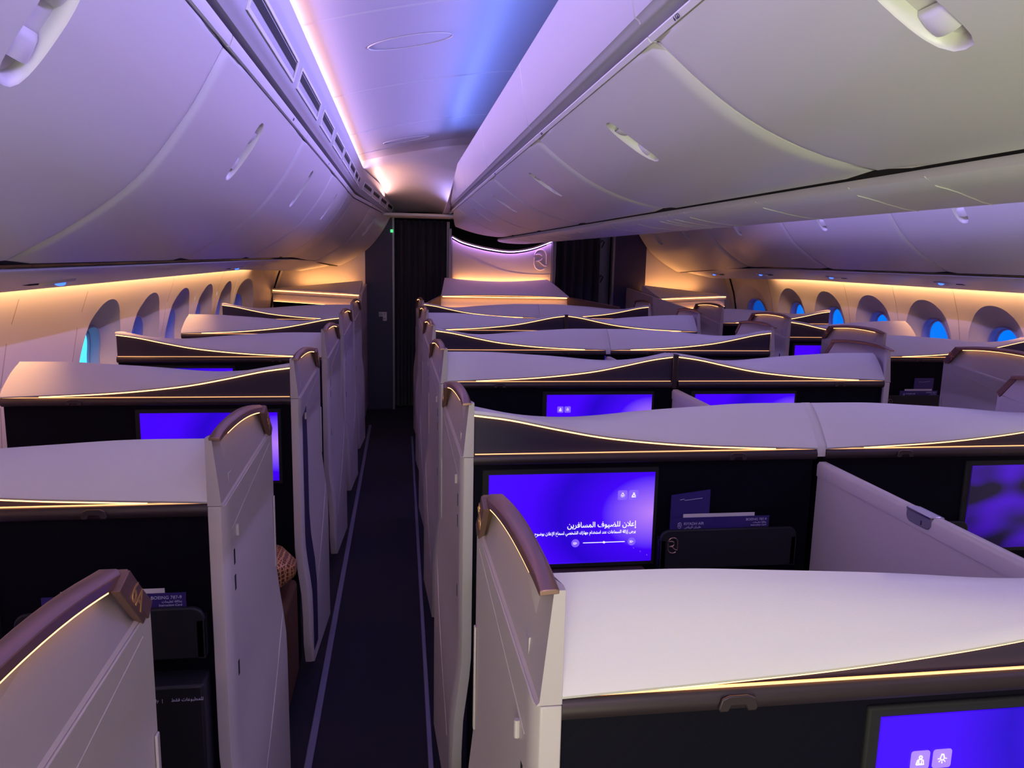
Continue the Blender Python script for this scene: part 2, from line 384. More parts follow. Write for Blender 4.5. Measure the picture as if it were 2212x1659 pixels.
# low side skins under the lining
# ceiling arches
def ceiling(side, name):
    pts = [(-.47, 2.32), (-.43, 2.37), (-.36, 2.405), (-.22, 2.445), (-.05, 2.485), (.15, 2.525), (.35, 2.56), (.55, 2.585), (.75, 2.58), (.95, 2.52)]
    if side > 0: pts = [(2*XC - x, z) for x, z in pts]
    P = [tuple(p) for p in smooth_poly(pts, 40)]
    mb = MB(); rows = []
    for i in range(60):
        y = Y0 + i*(6.75 - Y0)/59
        rows.append([(x, y, z) for x, z in P])
    mb.loft(rows, closed=False)
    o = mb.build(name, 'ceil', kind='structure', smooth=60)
    # barrel vault that brings the ceiling down towards the bulkhead
    mb = MB(); rows = []; nn = len(P)
    for i in range(33):
        t = i/32; y = 6.75 + t*1.42; r = []
        lx = lerp(-.47, -.47 + sweep(y), 1); el = 2.355 - .30*t; er = lerp(2.56, 2.075, min(1, t/.45)**.8)
        for k in range(nn):
            u = k/(nn - 1); x = lerp(lx, .60 - .12*t, u)
            e = lerp(el, er, u); h = lerp(.06, .15, min(1, t/.35))*(1 - .85*max(0, (t - .35)/.65))
            z = e + h*math.sin(math.pi*min(1, u*1.05))**.8 if t > 0 else P[k][1]
            z = lerp(P[k][1], z, min(1, t/.12)); r.append((outboard(side, lerp(P[k][0] if side < 0 else 2*XC - P[k][0], x, min(1, t/.12))), y, z))
        rows.append(r)
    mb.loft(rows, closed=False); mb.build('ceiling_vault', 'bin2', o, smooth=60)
    for yj in (-.9, .45, 1.80, 2.85, 4.07, 5.3, 6.3):
        j = MB(); j.loft([[(x, yj + dy, z - dz) for dy, dz in ((-.012, 0), (-.006, .004), (0, .0055), (.006, .004), (.012, 0))] for x, z in P[2:38]], closed=False)
        j.build('ceiling_joint', 'ceil', o, smooth=60)
    # oval hatch outline
    for yc in (3.3, 6.0):
        ring = []
        for k in range(41):
            a = 2*math.pi*k/40; x = .04 + .17*math.cos(a); y = yc + .09*math.sin(a)
            if side > 0: x = 2*XC - x
            q = min(P, key=lambda p: abs(p[0] - x)); 
            # interpolate z
            xs = sorted(P); z = table([(p[0], p[1]) for p in xs], x)
            ring.append((x, y, z - .002))
        MB().tube(ring, .003, 6).build('ceiling_hatch', 'ceil', o)
    return o
ceiling(-1, 'ceiling_left'); ceiling(1, 'ceiling_right')
MB().box(-.55, 2.95, 7.85, 8.35, 2.03, 2.06).build('ceiling_soffit', 'bin', kind='structure', bevel=.01)

# rail above the outboard bins (ledge, vent panel, cove lip) -> trim
def outboard_rail(side, name):
    prof = [(-.384, 2.163), (-.378, 2.163), (-.368, 2.180), (-.362, 2.186), (-.358, 2.200), (-.352, 2.222), (-.342, 2.262), (-.336, 2.285), (-.310, 2.352), (-.318, 2.358), (-.42, 2.335), (-.46, 2.28), (-.45, 2.16)]
    rows = []
    for i in range(50):
        y = Y0 + (8.2 - Y0)*i/49
        rows.append([(outboard(side, x + sweep(y)), y, z + drop(y)*1.9*(1 if z > 2.2 else .8)) for x, z in prof])
    o = MB().loft(rows, closed=True).build(name, 'bin2', kind='structure', smooth=30)
    # vents
    ends = [(-.35, .40), (.52, 1.28), (1.40, 1.87), (1.985, 2.72), (2.85, 3.45), (3.62, 4.10), (4.26, 4.80), (4.93, 5.40), (5.52, 5.98), (6.08, 6.40), (6.50, 6.74), (6.88, 7.12), (7.2, 7.42), (7.5, 7.7), (7.78, 7.96)]
    if side < 0:
        for a, b in ends:
            fr = MB(); sl = MB()
            def pp(x, y, z, n): return (x + sweep(y) + n*.93, y, z + drop(y)*1.9 - n*.25)
            q = lambda t, n, y: pp(lerp(-.3575, -.338, t), y, lerp(2.205, 2.280, t), n)
            fo = [(0, a - .02), (0, b + .02), (1, b + .035), (1, a - .005)]; fi = [(.14, a - .008), (.14, b + .008), (.88, b + .02), (.88, a + .006)]
            v = [q(t, .001, y) for t, y in fo] + [q(t, .006, y) for t, y in fo] + [q(t, .006, y) for t, y in fi] + [q(t, .002, y) for t, y in fi]
            f = []
            for r in range(3):
                for k in range(4): f.append((r*4 + k, r*4 + (k+1) % 4, r*4 + 4 + (k+1) % 4, r*4 + 4 + k))
            fr.add(v, f); fo_ = fr.build('vent_frame', 'bin', o, smooth=0)
            sl.add([q(t, .0022, y) for t, y in ((.46, a + .004), (.46, b + .012), (.80, b + .016), (.80, a + .010))], [(0, 1, 2, 3)]); sl.build('vent_slot', 'black', o, smooth=0)
    return o
outboard_rail(-1, 'trim_1'); outboard_rail(1, 'trim_2')

# smooth panel above the centre bins
def centre_fascia(side, name):
    def prof(y):
        t = max(0, (y - 5.9)/2.3)
        top = 2.322 - .34*t**.8; return [(.466, 2.098), (.461, 2.101), (.457, 2.108), (.450, 2.112), (.440, lerp(2.16, 2.09, t)), (.425, lerp(2.25, 2.075, t) if t else 2.25), (.413, max(top, 2.06)), (.43, max(top + .004, 2.062)), (.52, max(2.25 - .2*t, 2.06)), (.52, 2.09)]
    rows = []
    for i in range(60):
        y = Y0 + (8.0 - Y0)*i/59; rows.append([(outboard(side, x), y, z) for x, z in prof(y)])
    o = MB().loft(rows, closed=True).build(name, 'bin2', kind='structure', smooth=40)
    for yj in (.17, 1.53, 2.81, 4.15, 5.5):
        MB().loft([[(outboard(side, x - dz), yj + dy, z - dz) for dy, dz in ((-.004, 0), (-.0015, .0010), (.0015, .0010), (.004, 0))] for x, z in prof(yj)[1:7]], closed=False).build('fascia_joint', 'bin2', o, smooth=60)
    return o
centre_fascia(-1, 'trim_3'); centre_fascia(1, 'trim_4')

# valance with passenger lights between the outboard bin and the window wall
def valance(side, name):
    prof = [(-.922, 1.591), (-.935, 1.582), (-1.0, 1.562), (-1.1, 1.541), (-1.22, 1.518), (-1.31, 1.499), (-1.335, 1.497), (-1.338, 1.512), (-1.30, 1.53), (-1.1, 1.575), (-.95, 1.598)]
    rows = []
    for i in range(60):
        y = Y0 + (8.15 - Y0)*i/59; rows.append([(outboard(side, x + sweep(y)), y, z + drop(y)*.4) for x, z in prof])
    o = MB().loft(rows, closed=True).build(name, 'bin', kind='structure', smooth=40)
    return o
V1 = valance(-1, 'trim_5'); V2 = valance(1, 'trim_6')

# centre underside with service panels
def centre_under():
    h = [(.972, 1.812), (.99, 1.800), (1.03, 1.792), (1.09, 1.786), (XC, 1.783)]
    prof = h + [(2*XC - x, z) for x, z in reversed(h[:-1])] + [(1.40, 1.83), (.98, 1.83)]
    rows = [[(x, Y0 + (7.9 - Y0)*i/40, z) for x, z in prof] for i in range(41)]
    o = MB().loft(rows, closed=True).build('ceiling_centre', 'bin', kind='structure', smooth=40)
    for y in (.55, 1.35, 1.60, 2.05, 2.6, 2.75, 2.84, 2.92, 3.2, 3.6, 4.4, 4.9, 5.3, 5.6, 6.0, 6.6):
        c = []
        for k in range(13):
            t = k/12; x = lerp(.968, 1.30, t); yy = y + .28*max(0, (t - .18))**1.2
            z = table([(.968, 1.815), (.972, 1.811), (.99, 1.799), (1.03, 1.791), (1.09, 1.785), (XC, 1.782), (1.30, 1.786)], x)
            c.append((x, yy, z))
        MB().tube(c, .0010, 5).build('panel_seam', 'bin', o)
    return o
centre_under()

# floor seat-track covers along the left aisle and right aisle
for i, (x0, x1, ya, yb) in enumerate(((-.318, -.292, .8, 7.4), (.082, .100, .8, 6.9), (2.28, 2.298, .8, 6.9), (2.672, 2.698, .8, 7.4))):
    MB().box(x0, x1, ya, yb, 0, .008).build('trim_%d' % (7 + i), 'strip', kind='structure', bevel=.003)

# ================================================================= OVERHEAD BINS
def bin_root(x, y, z, label):
    if label is None:                   # bins outside the frame are only part of the cabin lining
        k = 40 + len([o for o in COL.objects if o.name.startswith(('trim_4', 'trim_5')) and len(o.name) == 7])
        r = empty('trim_%d' % k, (x, y, z)); r['kind'] = 'structure'; return r
    return tag(empty('overhead_bin', (x, y, z)), label, 'overhead bin', 'overhead bins')
def outboard_bin(side, ya, yb, cups, label, code=None):
    root = bin_root(outboard(side, -.66), (ya + yb)/2, 1.61, label)
    curve = smooth_poly(BIN, 24)
    L = [0]
    for a, b in zip(curve, curve[1:]): L.append(L[-1] + (b - a).length)
    def S_(y, a, d):
        t = a*L[-1]
        for k in range(len(L) - 1):
            if t <= L[k+1] + 1e-9: break
        q = curve[k].lerp(curve[k+1], min(1, (t - L[k])/(L[k+1] - L[k]))); tg = (curve[k+1] - curve[k]).normalized()
        n = Vector((-tg.y, tg.x)); n = n if n.x < 0 or n.y > 0 else -n        # into the bin
        ds = min(y - ya, yb - y); d = d + (.011*(1 - ds/.045)**2 if ds < .045 else 0)
        q = q + n*d; return (outboard(side, q.x + sweep(y)), y, q.y + drop(y))
    mb = MB(); g = .0035; edges = [ya + g] + [(a + b)/2 for a, b in zip(cups, cups[1:])] + [yb - g]
    cupv = []
    for c, (a, b) in zip(cups, zip(edges, edges[1:])):
        rg = [(.046, .108, 0, 0, 0), (.043, .103, 0, 0, .003), (.040, .098, 0, 0, .022)]
        R = holed(lambda yy, aa, d: S_(yy, aa, d), a, b, 0, 1, c, .24, [(h, v/L[-1], o1, o2, d) for h, v, o1, o2, d in rg], n=56, power=3)
        # follow the curved face between the rim and the panel border
        fine = [R[0]]
        mb_rows = 14
        def par(th_i): return None
        mb.loft(_dense(S_, a, b, c, .24, .046, .108/L[-1]), closed=True, caps=False)
        cupv.append((c, R))
    # returns at top, bottom and the two ends
    for y in (ya + g, yb - g):
        mb.loft([[S_(y, t/20, d) for t in range(21)] for d in (0, .03)], closed=False)
    n = 12
    mb.loft([[S_(lerp(ya + g, yb - g, k/n), 0, d) for k in range(n + 1)] for d in (0, .02)], closed=False)
    mb.loft([[S_(lerp(ya + g, yb - g, k/n), 1, d) for k in range(n + 1)] for d in (0, .02)], closed=False)
    mb.build('bin_door', 'bin', root, smooth=35)
    for c, R in cupv:
        k = MB(); k.loft(R[3:], closed=True, caps=False); k.add(R[-1], [tuple(range(len(R[-1])))]); ct = k.build('latch_cup', 'bin', root, smooth=50)
        for cc, dirn in ((.24 - .052/L[-1], 1), (.24 + .052/L[-1], -1)):
            pd = MB(); rows = []
            for i in range(7):
                r = []
                for j in range(13):
                    u = -1 + 2*j/12; v = i/6
                    yy = c + .039*u; aa = cc + dirn*(.045/L[-1])*(v - .35)
                    dep = .021 - .019*math.sqrt(max(0, 1 - v*v))*math.sqrt(max(0, 1 - .8*u*u))
                    r.append(S_(yy, aa, dep))
                rows.append(r)
            pd.loft(rows, closed=False); pd.build('latch_paddle', 'bin', ct, smooth=60)
    # strip along the top edge that carries the seat row label
    st = MB(); rows = []
    for k in range(9):
        y = lerp(ya + g, yb - g, k/8); rows.append([(outboard(side, x + sweep(y)), y, z + drop(y)) for x, z in ((-.400, 2.119), (-.394, 2.119), (-.386, 2.138), (-.386, 2.144), (-.40, 2.146), (-.41, 2.125))])
    s_ = st.loft(rows, closed=True).build('label_strip', 'bin', root, smooth=30)
    if code:
        yl, tx = code
        rot = Matrix(((0, .25, .97), (1, 0, 0), (0, .97, -.25))).to_3x3() if side < 0 else Matrix(((0, -.25, -.97), (-1, 0, 0), (0, .97, -.25))).to_3x3()
        text('row_label', tx, outboard(side, -.388), yl, 2.129, .014, 'ink', root, rot=rot, align='CENTER')
    return root
def _dense(S_, a0, a1, ca, cb, ha, hb, n=56, power=3, rows=10):
    """concentric rings from the panel border to the cup rim, all lying on the curved face"""
    ang = [2*math.pi*i/n for i in range(n)]
    for (qa, qb) in ((a1, 1), (a0, 1), (a0, 0), (a1, 0)):
        t = math.atan2(qb - cb, qa - ca) % (2*math.pi); k = min(range(n), key=lambda i: abs(ang[i] - t)); ang[k] = t
    ang.sort()
    def rp(th):
        c, s = math.cos(th), math.sin(th)
        ta = ((a1 - ca) if c > 0 else (ca - a0))/max(abs(c), 1e-9); tb = ((1 - cb) if s > 0 else cb)/max(abs(s), 1e-9)
        t = min(ta, tb); return ca + c*t, cb + s*t
    out = [rp(t) for t in ang]; inn = []
    for t in ang:
        c, s = math.cos(t), math.sin(t); r = (abs(c/ha)**power + abs(s/hb)**power)**(-1/power); inn.append((ca + c*r, cb + s*r))
    return [[S_(lerp(o[0], f[0], k), lerp(o[1], f[1], k), 0) for o, f in zip(out, inn)] for k in (0, .012, .024, .036, .05, .07, .1, .2, .3, .4, .5, .6, .7, .8, .9, 1)]

Lj = [-2.2, -.85, .55, 1.955, 3.42, 4.80, 6.15, 7.35, 8.18]
words = ['aft, mostly behind the viewer', 'aft', 'nearest, whose latch cup is cut by the top left corner', 'second along the left aisle, with the large slim latch cup', 'third along the left aisle', 'fourth along the left aisle', 'fifth along the left aisle, just before the bend', 'last before the bulkhead']
for i in range(2, 8):
    a, b = Lj[i-0], Lj[i+1] if i + 1 < len(Lj) else 8.18
    if i == 2: a = .55; b = 1.955
    cups = {2: [1.22], 3: [2.62], 4: [4.03], 5: [5.50], 6: [6.7], 7: [7.62]}[i]
    lab = {2: 'nearest left-side white bin, its latch cup cut off by the top left corner', 3: 'second white bin on the left side, wide slim latch cup below vents',
           4: 'third white bin on the left side, beyond the faint second joint', 5: 'fourth white bin on the left side, narrow in view, before the bend', 6: 'fifth white bin on the left, at the very bend of the lining',
           7: 'last white bin on the left, bent inward beside the navy partition'}[i]
    outboard_bin(-1, a, b, cups, lab, {3: (3.0, '5AF'), 4: (4.4, '4A'), 5: (5.9, '3A')}.get(i))
outboard_bin(-1, -.85, .55, [-.1], None)
Rj = [.2, 1.55, 2.92, 4.29, 5.62, 6.94, 8.18]
for i, (c, lab) in enumerate((([.9], None), ([2.3], None),
        ([3.72], 'far right white bin with the largest double latch cup'), ([5.07], 'far right white bin, second latch cup from the photo edge'),
        ([6.43], 'far right white bin, third latch cup from the photo edge'), ([7.32, 7.84], 'far right end bin with two latch cups beside navy partition'))):
    outboard_bin(1, Rj[i], Rj[i+1], c, lab)

def centre_bin(side, ya, yb, cup, label, code=None):
    root = bin_root(outboard(side, .74), (ya + yb)/2, 1.83, label)
    curve = smooth_poly(CBIN, 24); L = [0]
    for a, b in zip(curve, curve[1:]): L.append(L[-1] + (b - a).length)
    def S_(y, a, d):
        t = a*L[-1]
        for k in range(len(L) - 1):
            if t <= L[k+1] + 1e-9: break
        q = curve[k].lerp(curve[k+1], min(1, (t - L[k])/(L[k+1] - L[k]))); tg = (curve[k+1] - curve[k]).normalized()
        n = Vector((-tg.y, tg.x)); n = n if n.y > 0 else -n
        ds = min(y - ya, yb - y); d = d + (.011*(1 - ds/.045)**2 if ds < .045 else 0)
        q = q + n*d
        e = max(0, (y - 7.1)/.9); q = Vector((lerp(q.x, lerp(.60, .97, a), .55*e*e) , lerp(q.y, 1.86, .6*e*e)))
        return (outboard(side, q.x), y, q.y)
    g = .0035; mb = MB()
    mb.loft(_dense(S_, ya + g, yb - g, cup, .31, .036, .088/L[-1]), closed=True, caps=False)
    for y in (ya + g, yb - g): mb.loft([[S_(y, t/20, d) for t in range(21)] for d in (0, .03)], closed=False)
    n = 12
    for a in (0, 1): mb.loft([[S_(lerp(ya + g, yb - g, k/n), a, d) for k in range(n + 1)] for d in (0, .02)], closed=False)
    mb.build('bin_door', 'bin', root, smooth=35)
    rg = [(.036, .088/L[-1], 0), (.033, .083/L[-1], .003), (.030, .079/L[-1], .02)]
    R = []
    for ha, hb, d in rg:
        R.append([S_(cup + math.copysign(abs(math.cos(t))**.667*ha, math.cos(t)), .31 + math.copysign(abs(math.sin(t))**.667*hb, math.sin(t)), d) for t in [2*math.pi*k/48 for k in range(48)]])
    k = MB(); k.loft(R, closed=True, caps=False); k.add(R[-1], [tuple(range(48))]); ct = k.build('latch_cup', 'bin', root, smooth=50)
    for cc, dirn in ((.31 - .042/L[-1], 1), (.31 + .042/L[-1], -1)):
        rows = []
        for i in range(8):
            r = []
            for j in range(15):
                u = -1 + 2*j/14; v = i/7
                r.append(S_(cup + .029*u, cc + dirn*(.036/L[-1])*(v - .35), .019 - .020*math.sqrt(max(0, 1 - v*v))*math.sqrt(max(0, 1 - .8*u*u))))
            rows.append(r)
        MB().loft(rows, closed=False).build('latch_paddle', 'bin', ct, smooth=60)
    st = MB(); rows = [[(outboard(side, x), y, z) for x, z in ((.4835, 2.0655), (.479, 2.063), (.471, 2.071), (.471, 2.074), (.50, 2.076), (.50, 2.066))] for y in (ya + g, yb - g)]
    st.loft(rows, closed=True).build('label_strip', 'bin', root, smooth=30)
    if code:
        yl, tx = code
        rot = Matrix(((0, -.55, -.83), (-1, 0, 0), (0, .83, -.55)))
        t_ = text('row_label', tx, .4742, yl, 2.0668, .0120, 'ink', root, rot=rot, align='CENTER')
    return root
Cj = [-1.2, .17, 1.51, 2.80, 4.17, 5.50, 6.80, 8.0]
cl = {1: 'nearest centre bin, large latch cup at the top right corner', 2: 'second centre bin, above the aisle beside the numbered rail gap', 3: 'third centre bin along the left aisle',
      4: 'fourth centre bin along the left aisle', 5: 'fifth centre bin along the left aisle', 6: 'last centre bin over the curved logo wall, rounded end', 0: None}
for i in range(7):
    centre_bin(-1, Cj[i], Cj[i+1], [-.4, .915, 2.08, 3.36, 4.68, 6.0, 7.2][i], cl[i] , {1: (1.36, '6 GD'), 2: (2.67, '5 GD'), 3: (4.0, '4 GD')}.get(i))
for i, lb in [(k, None) for k in range(1, 7)]:
    centre_bin(1, Cj[i], Cj[i+1], [-.4, .915, 2.08, 3.36, 4.68, 6.0, 7.2][i], lb)
# dark cores behind the shadow gaps
for sgn in (-1, 1):
    rows = []
    for i in range(40):
        y = Y0 + (8.15 - Y0)*i/39
        rows.append([(outboard(sgn, x + sweep(y)), y, z + drop(y)) for x, z in ((-.475, 2.09), (-.425, 2.125), (-.425, 2.165), (-.47, 2.20), (-1.25, 2.2), (-1.25, 1.62), (-.945, 1.605), (-.925, 1.625), (-.85, 1.695), (-.74, 1.77), (-.64, 1.86), (-.56, 1.975))])
    MB().loft(rows, closed=True).build('trim_%d' % (20 + len([o for o in COL.objects if o.name.startswith('trim_2')])), 'black', kind='structure')
    rows = [[(outboard(sgn, x), y, z) for x, z in ((.54, 2.055), (.50, 2.072), (.50, 2.09), (.52, 2.10), (1.18, 2.1), (1.18, 1.83), (.985, 1.823), (.98, 1.85), (.90, 1.88), (.80, 1.92), (.71, 1.965), (.62, 2.03))] for y in (Y0, 7.1)]
    MB().loft(rows, closed=True).build('trim_%d' % (20 + len([o for o in COL.objects if o.name.startswith('trim_2')])), 'black', kind='structure')

# passenger service lights in the valance
def psu(side, y, label):
    x = -1.10 + sweep(y); z = 1.541 + drop(y)*.4
    X = lambda q: outboard(side, q + sweep(y))
    r = empty('reading_light', (outboard(side, x), y, z - .004)); tag(r, label, 'reading light', 'reading lights under the bins')
    dx = .207
    mb = MB(); n = 20
    rings = []
    for rr, h in ((.045, 0), (.043, .006), (.034, .008), (.028, .004)):
        rings.append([(outboard(side, x + rr*1.15*math.cos(2*math.pi*k/n)), y + rr*1.6*math.sin(2*math.pi*k/n), z - h + .207*rr*1.15*math.cos(2*math.pi*k/n)) for k in range(n)])
    mb.loft(rings, closed=True, caps=False); mb.add(rings[-1], [tuple(range(n))]); mb.build('bezel', 'bin', r, smooth=50)
    rings = [[(outboard(side, x + rr*math.cos(2*math.pi*k/n)), y + .02 + rr*1.2*math.sin(2*math.pi*k/n), z - h) for k in range(n)] for rr, h in ((.017, .002), (.015, .010), (.008, .014), (.001, .015))]
    MB().loft(rings).build('lens', 'lamp_b', r)
    MB().box(outboard(side, x - .035), outboard(side, x - .012), y - .16, y - .10, z - .0075, z - .001).build('sign', 'black', r, bevel=.002)
for y, lb in ((2.67, 'blue reading light under the nearest left bin'), (5.4, 'small reading light under the fourth left bin')): psu(-1, y, lb)
for y, lb in ((4.55, 'blue reading light under the far right bin with the largest cup'), (5.85, 'blue reading light, second from the right photo edge'), (7.0, 'blue reading light above the third window from the corner'), (7.75, 'blue reading light beside the corner of the front wall')): psu(1, y, lb)

# ================================================================= SUITES
ZF = [(0, 1.236), (.1, 1.222), (.23, 1.195), (.36, 1.171), (.5, 1.1545), (.64, 1.143), (.78, 1.136), (1, 1.127)]
ZB = [(0, 1.2395), (.115, 1.216), (.22, 1.206), (.33, 1.2065), (.5, 1.221), (.67, 1.232), (.82, 1.240), (1, 1.2405)]
def smooth_table(tb):
    P = smooth_poly([(a, b) for a, b in tb], 60); pts = [(p.x, p.y) for p in P]
    return lambda t: table(pts, t)
zf, zb = smooth_table(ZF), smooth_table(ZB)
def ring_logo(cx, cy, cz, h, name, material, parent, r=.0022, depth=.003):
    """the airline monogram: broken stadium outline with an R stroke inside"""
    w_ = h*.60; pts = []
    def P_(x, z): return (cx + x*w_, cy, cz + z*h)
    arc1 = [P_(-.5 + .0, .22)] + [P_(-.5*math.cos(a), .22 + .28*math.sin(a)) for a in [math.pi*k/12 for k in range(1, 13)]] + [P_(.5, -.22)]
    arc2 = [P_(-.52, .12)] + [P_(-.52, -.22)] + [P_(-.5*math.cos(a), -.22 - .28*math.sin(a)) for a in [math.pi*k/12 for k in range(1, 10)]]
    rr = [P_(-.42, .26), P_(-.1, .27), P_(.1, .2), P_(.14, .08), P_(.05, -.02), P_(-.2, -.05), P_(-.38, -.06), P_(-.1, -.08), P_(.1, -.2), P_(.3, -.29), P_(.52, -.3)]
    mb = MB()
    for a in (arc1, arc2, rr): mb.tube(a, r, 6)
    return mb.build(name, material, parent)
def suite(X0, sx, Yn, high, label, row=None, W=1.0, scr='screen', icons=None, pocket=True, wallside=True, cut=None, hooks=True, plaque=None, spacer=None, recess=False, quilt_=False, shelf=False, logo_pocket=False):
    root = empty('seat_suite', (X0 + sx*W/2, Yn + .2, 0)); tag(root, label, 'seat suite', 'business seat suites')
    X = lambda u: X0 + sx*u
    T = (lambda u: u/W) if high else (lambda u: 1 - u/W)
    N = 40; us = [W*i/N for i in range(N + 1)]
    D = .10
    e = .004
    # body panel below the rail
    MB().box(X(0), X(W), Yn + .006, Yn + .105, .03, 1.100).build('back_panel', 'quilt' if quilt_ else 'dark', root, bevel=.004)
    # leather wedge
    v = [(X(u), Yn + .004, 1.10) for u in us] + [(X(u), Yn + .004, zf(T(u)) - .004) for u in us] + [(X(u), Yn + .05, zf(T(u)) - .004) for u in us] + [(X(u), Yn + .05, 1.10) for u in us]
    n = N + 1; f = []
    for r in range(4):
        for i in range(N): a = r*n + i; b = ((r + 1) % 4)*n + i; f.append((a, a + 1, b + 1, b))
    build('leather_fascia', v, f, 'fascia', root, smooth=40)
    # cover: cross-section per station, front lip .. crown .. back .. down the far side
    rows = []
    for i, u in enumerate(us):
        a = zf(T(u)); b = zb(T(u)); s = .002 if i in (0, N) else 0
        taper = lambda y: (sx*-.03*y/D if (W - u) < 1e-6 and not (.1 < X0 < 2.3) else 0)
        sec = []
        yl, zl = Yn - .012, a
        sec += [(yl + .014, zl - .003), (yl + .003, zl - .002), (yl, zl + .003), (yl + .0035, zl + .010)]
        for k in range(1, 9):
            t = k/9; sec.append((lerp(yl + .0035, Yn + D - .012, t), lerp(zl + .010, b - .002, t) + .010*math.sin(math.pi*t)*(1 if b - a > .02 else .35)))
        sec += [(Yn + D - .004, b), (Yn + D + .004, b - .006), (Yn + D + .008, b - .02), (Yn + D + .008, 1.02), (Yn + D - .02, 1.02), (Yn + D - .02, a - .02 if a - .02 > 1.04 else 1.05)]
        rows.append([(X(u) + taper(y_ - Yn if y_ > Yn else 0), y_, z_) for y_, z_ in sec])
    MB().loft(rows, closed=True).build('padded_cover', 'cover', root, smooth=50)
    # light strip below the lip
    vv = []; 
    U = [u for u in us if zf(T(u)) > 1.1320]
    if high: U = U[0:]
    st = [[(X(u), Yn - .004, zf(T(u)) - .0065), (X(u), Yn + .0035, zf(T(u)) - .0065), (X(u), Yn + .0035, zf(T(u)) - .0035), (X(u), Yn - .004, zf(T(u)) - .0035)] for u in U]
    MB().loft(st, closed=True).build('light_strip', 'led', root, smooth=30)
    # bronze rail
    pr_ = [(-.012, 1.118), (-.015, 1.112), (-.013, 1.100), (-.004, 1.094), (.008, 1.094), (.008, 1.124), (-.002, 1.1245), (-.010, 1.123)]
    rail = MB().loft([[(X(u), Yn + a, b) for a, b in pr_] for u in (0, W)], closed=True).build('bronze_rail', 'rail', root, smooth=60)
    MB().box(X(0.004), X(W - .004), Yn - .0045, Yn - .001, 1.1235, 1.1262).build('rail_light', 'led_dim', root, smooth=0)  # no lamp: glowing line imitates the light strip's reflection in the rail
    if hooks:
        uc = .225*W if not high else .755*W
        mb = MB(); c = [(-.026, 1.104), (-.023, 1.100), (-.013, 1.100), (-.009, 1.108), (.009, 1.108), (.013, 1.100), (.023, 1.100), (.026, 1.104), (.022, 1.117), (.012, 1.121), (-.012, 1.121), (-.022, 1.117)]
        mb.prism(c, lambda a, b, t: (X(uc + a), Yn - .016 - t, b), 0, .004); mb.build('coat_hook', 'rail', rail, bevel=.0015)
    # screen
    ua, ub = (.043, .510) if high else (.430, .900)
    if not (.1 < X0 < 2.3): ua, ub = (.05, .53) if high else (.44, .91)
    zt, zl = 1.066, .806
    xs = sorted((X(ua), X(ub)))
    bz = MB().box(xs[0] - .018, xs[1] + .012, Yn - .001, Yn + .01, zl - .014, zt + .014).build('screen_bezel', 'black', root, bevel=.004)
    sc_ = MB().box(xs[0], xs[1], Yn - .004, Yn, zl, zt).build('screen', scr, root, smooth=0)
    ys = Yn - .0052
    if icons:
        sgn = -1 if icons == 'rtl' else 1
        ex = xs[1] if icons == 'rtl' else xs[0]
        for k, xx in enumerate((.060, .092)):
            x = ex + sgn*xx; z = zt - .064
            mb = MB(); rr = .004; hw = .0137; poly = []
            for (qx, qz, a0) in ((1, 1, 0), (-1, 1, 90), (-1, -1, 180), (1, -1, 270)):
                for a in (0, 30, 60, 90): poly.append((qx*(hw - rr) + rr*math.cos(math.radians(a0 + a)), qz*(hw - rr) + rr*math.sin(math.radians(a0 + a))))
            mb.prism(poly, lambda a, b, t: (x + a, ys - t, z + b), 0, .0008); mb.build('screen_button', 'tile', sc_, smooth=0)
            ic = MB()
            if k == 0:      # attendant figure
                ic.tube([(x + .0022*math.cos(a), ys - .0014, z + .0045 + .0022*math.sin(a)) for a in [2*math.pi*q/10 for q in range(11)]], .0006, 5)
                ic.tube([(x - .0055, ys - .0014, z - .006), (x - .004, ys - .0014, z), (x, ys - .0014, z + .002), (x + .004, ys - .0014, z), (x + .0055, ys - .0014, z - .006), (x - .0055, ys - .0014, z - .006)], .0007, 5)
                ic.tube([(x - .002, ys - .0014, z - .001), (x - .002, ys - .0014, z - .005), (x + .002, ys - .0014, z - .005), (x + .002, ys - .0014, z - .001)], .0006, 5)
            else:           # lamp
                ic.tube([(x - .0012, ys - .0014, z + .0065), (x - .003, ys - .0014, z + .001), (x - .002, ys - .0014, z - .0018), (x + .002, ys - .0014, z - .0018), (x + .003, ys - .0014, z + .001), (x + .0012, ys - .0014, z + .0065), (x - .0012, ys - .0014, z + .0065)], .0007, 5)
                for a in (180, 225, 270, 315, 360):
                    ca, sa = math.cos(math.radians(a)), math.sin(math.radians(a)); ic.tube([(x + .0045*ca, ys - .0014, z + .0002 + .0042*sa), (x + .0065*ca, ys - .0014, z + .0002 + .0068*sa)], .0005, 4)
            ic.build('screen_icon', 'icon', sc_)
        if icons == 'rtl':
            text('screen_text', arabic('إعلان للضيوف المسافرين'), xs[1] - .049, ys - .001, zt - .148, .0215, 'icon', sc_, align='RIGHT', squash=.92)
            text('screen_text', arabic('يرجى إزالة السماعات عند استخدام جهازك الشخصي لسماع الإعلان بوضوح'), xs[1] - .049, ys - .001, zt - .170, .0125, 'icon', sc_, align='RIGHT', squash=.80)
            z = zt - .200
            MB().box(xs[1] - .200, xs[1] - .080, ys - .0008, ys, z - .0008, z + .0008).build('slider_line', 'icon', sc_, smooth=0)
            for name_, x, r_, m_ in (('slider_knob', xs[1] - .140, .003, 'icon'), ('screen_button', xs[1] - .060, .0115, 'tile'), ('screen_button', xs[1] - .222, .0115, 'tile')):
                MB().prism([(r_*math.cos(2*math.pi*k/24), r_*math.sin(2*math.pi*k/24)) for k in range(24)], lambda a, b, t: (x + a, ys - t, z + b), .0002, .0012).build(name_, m_, sc_, smooth=0)
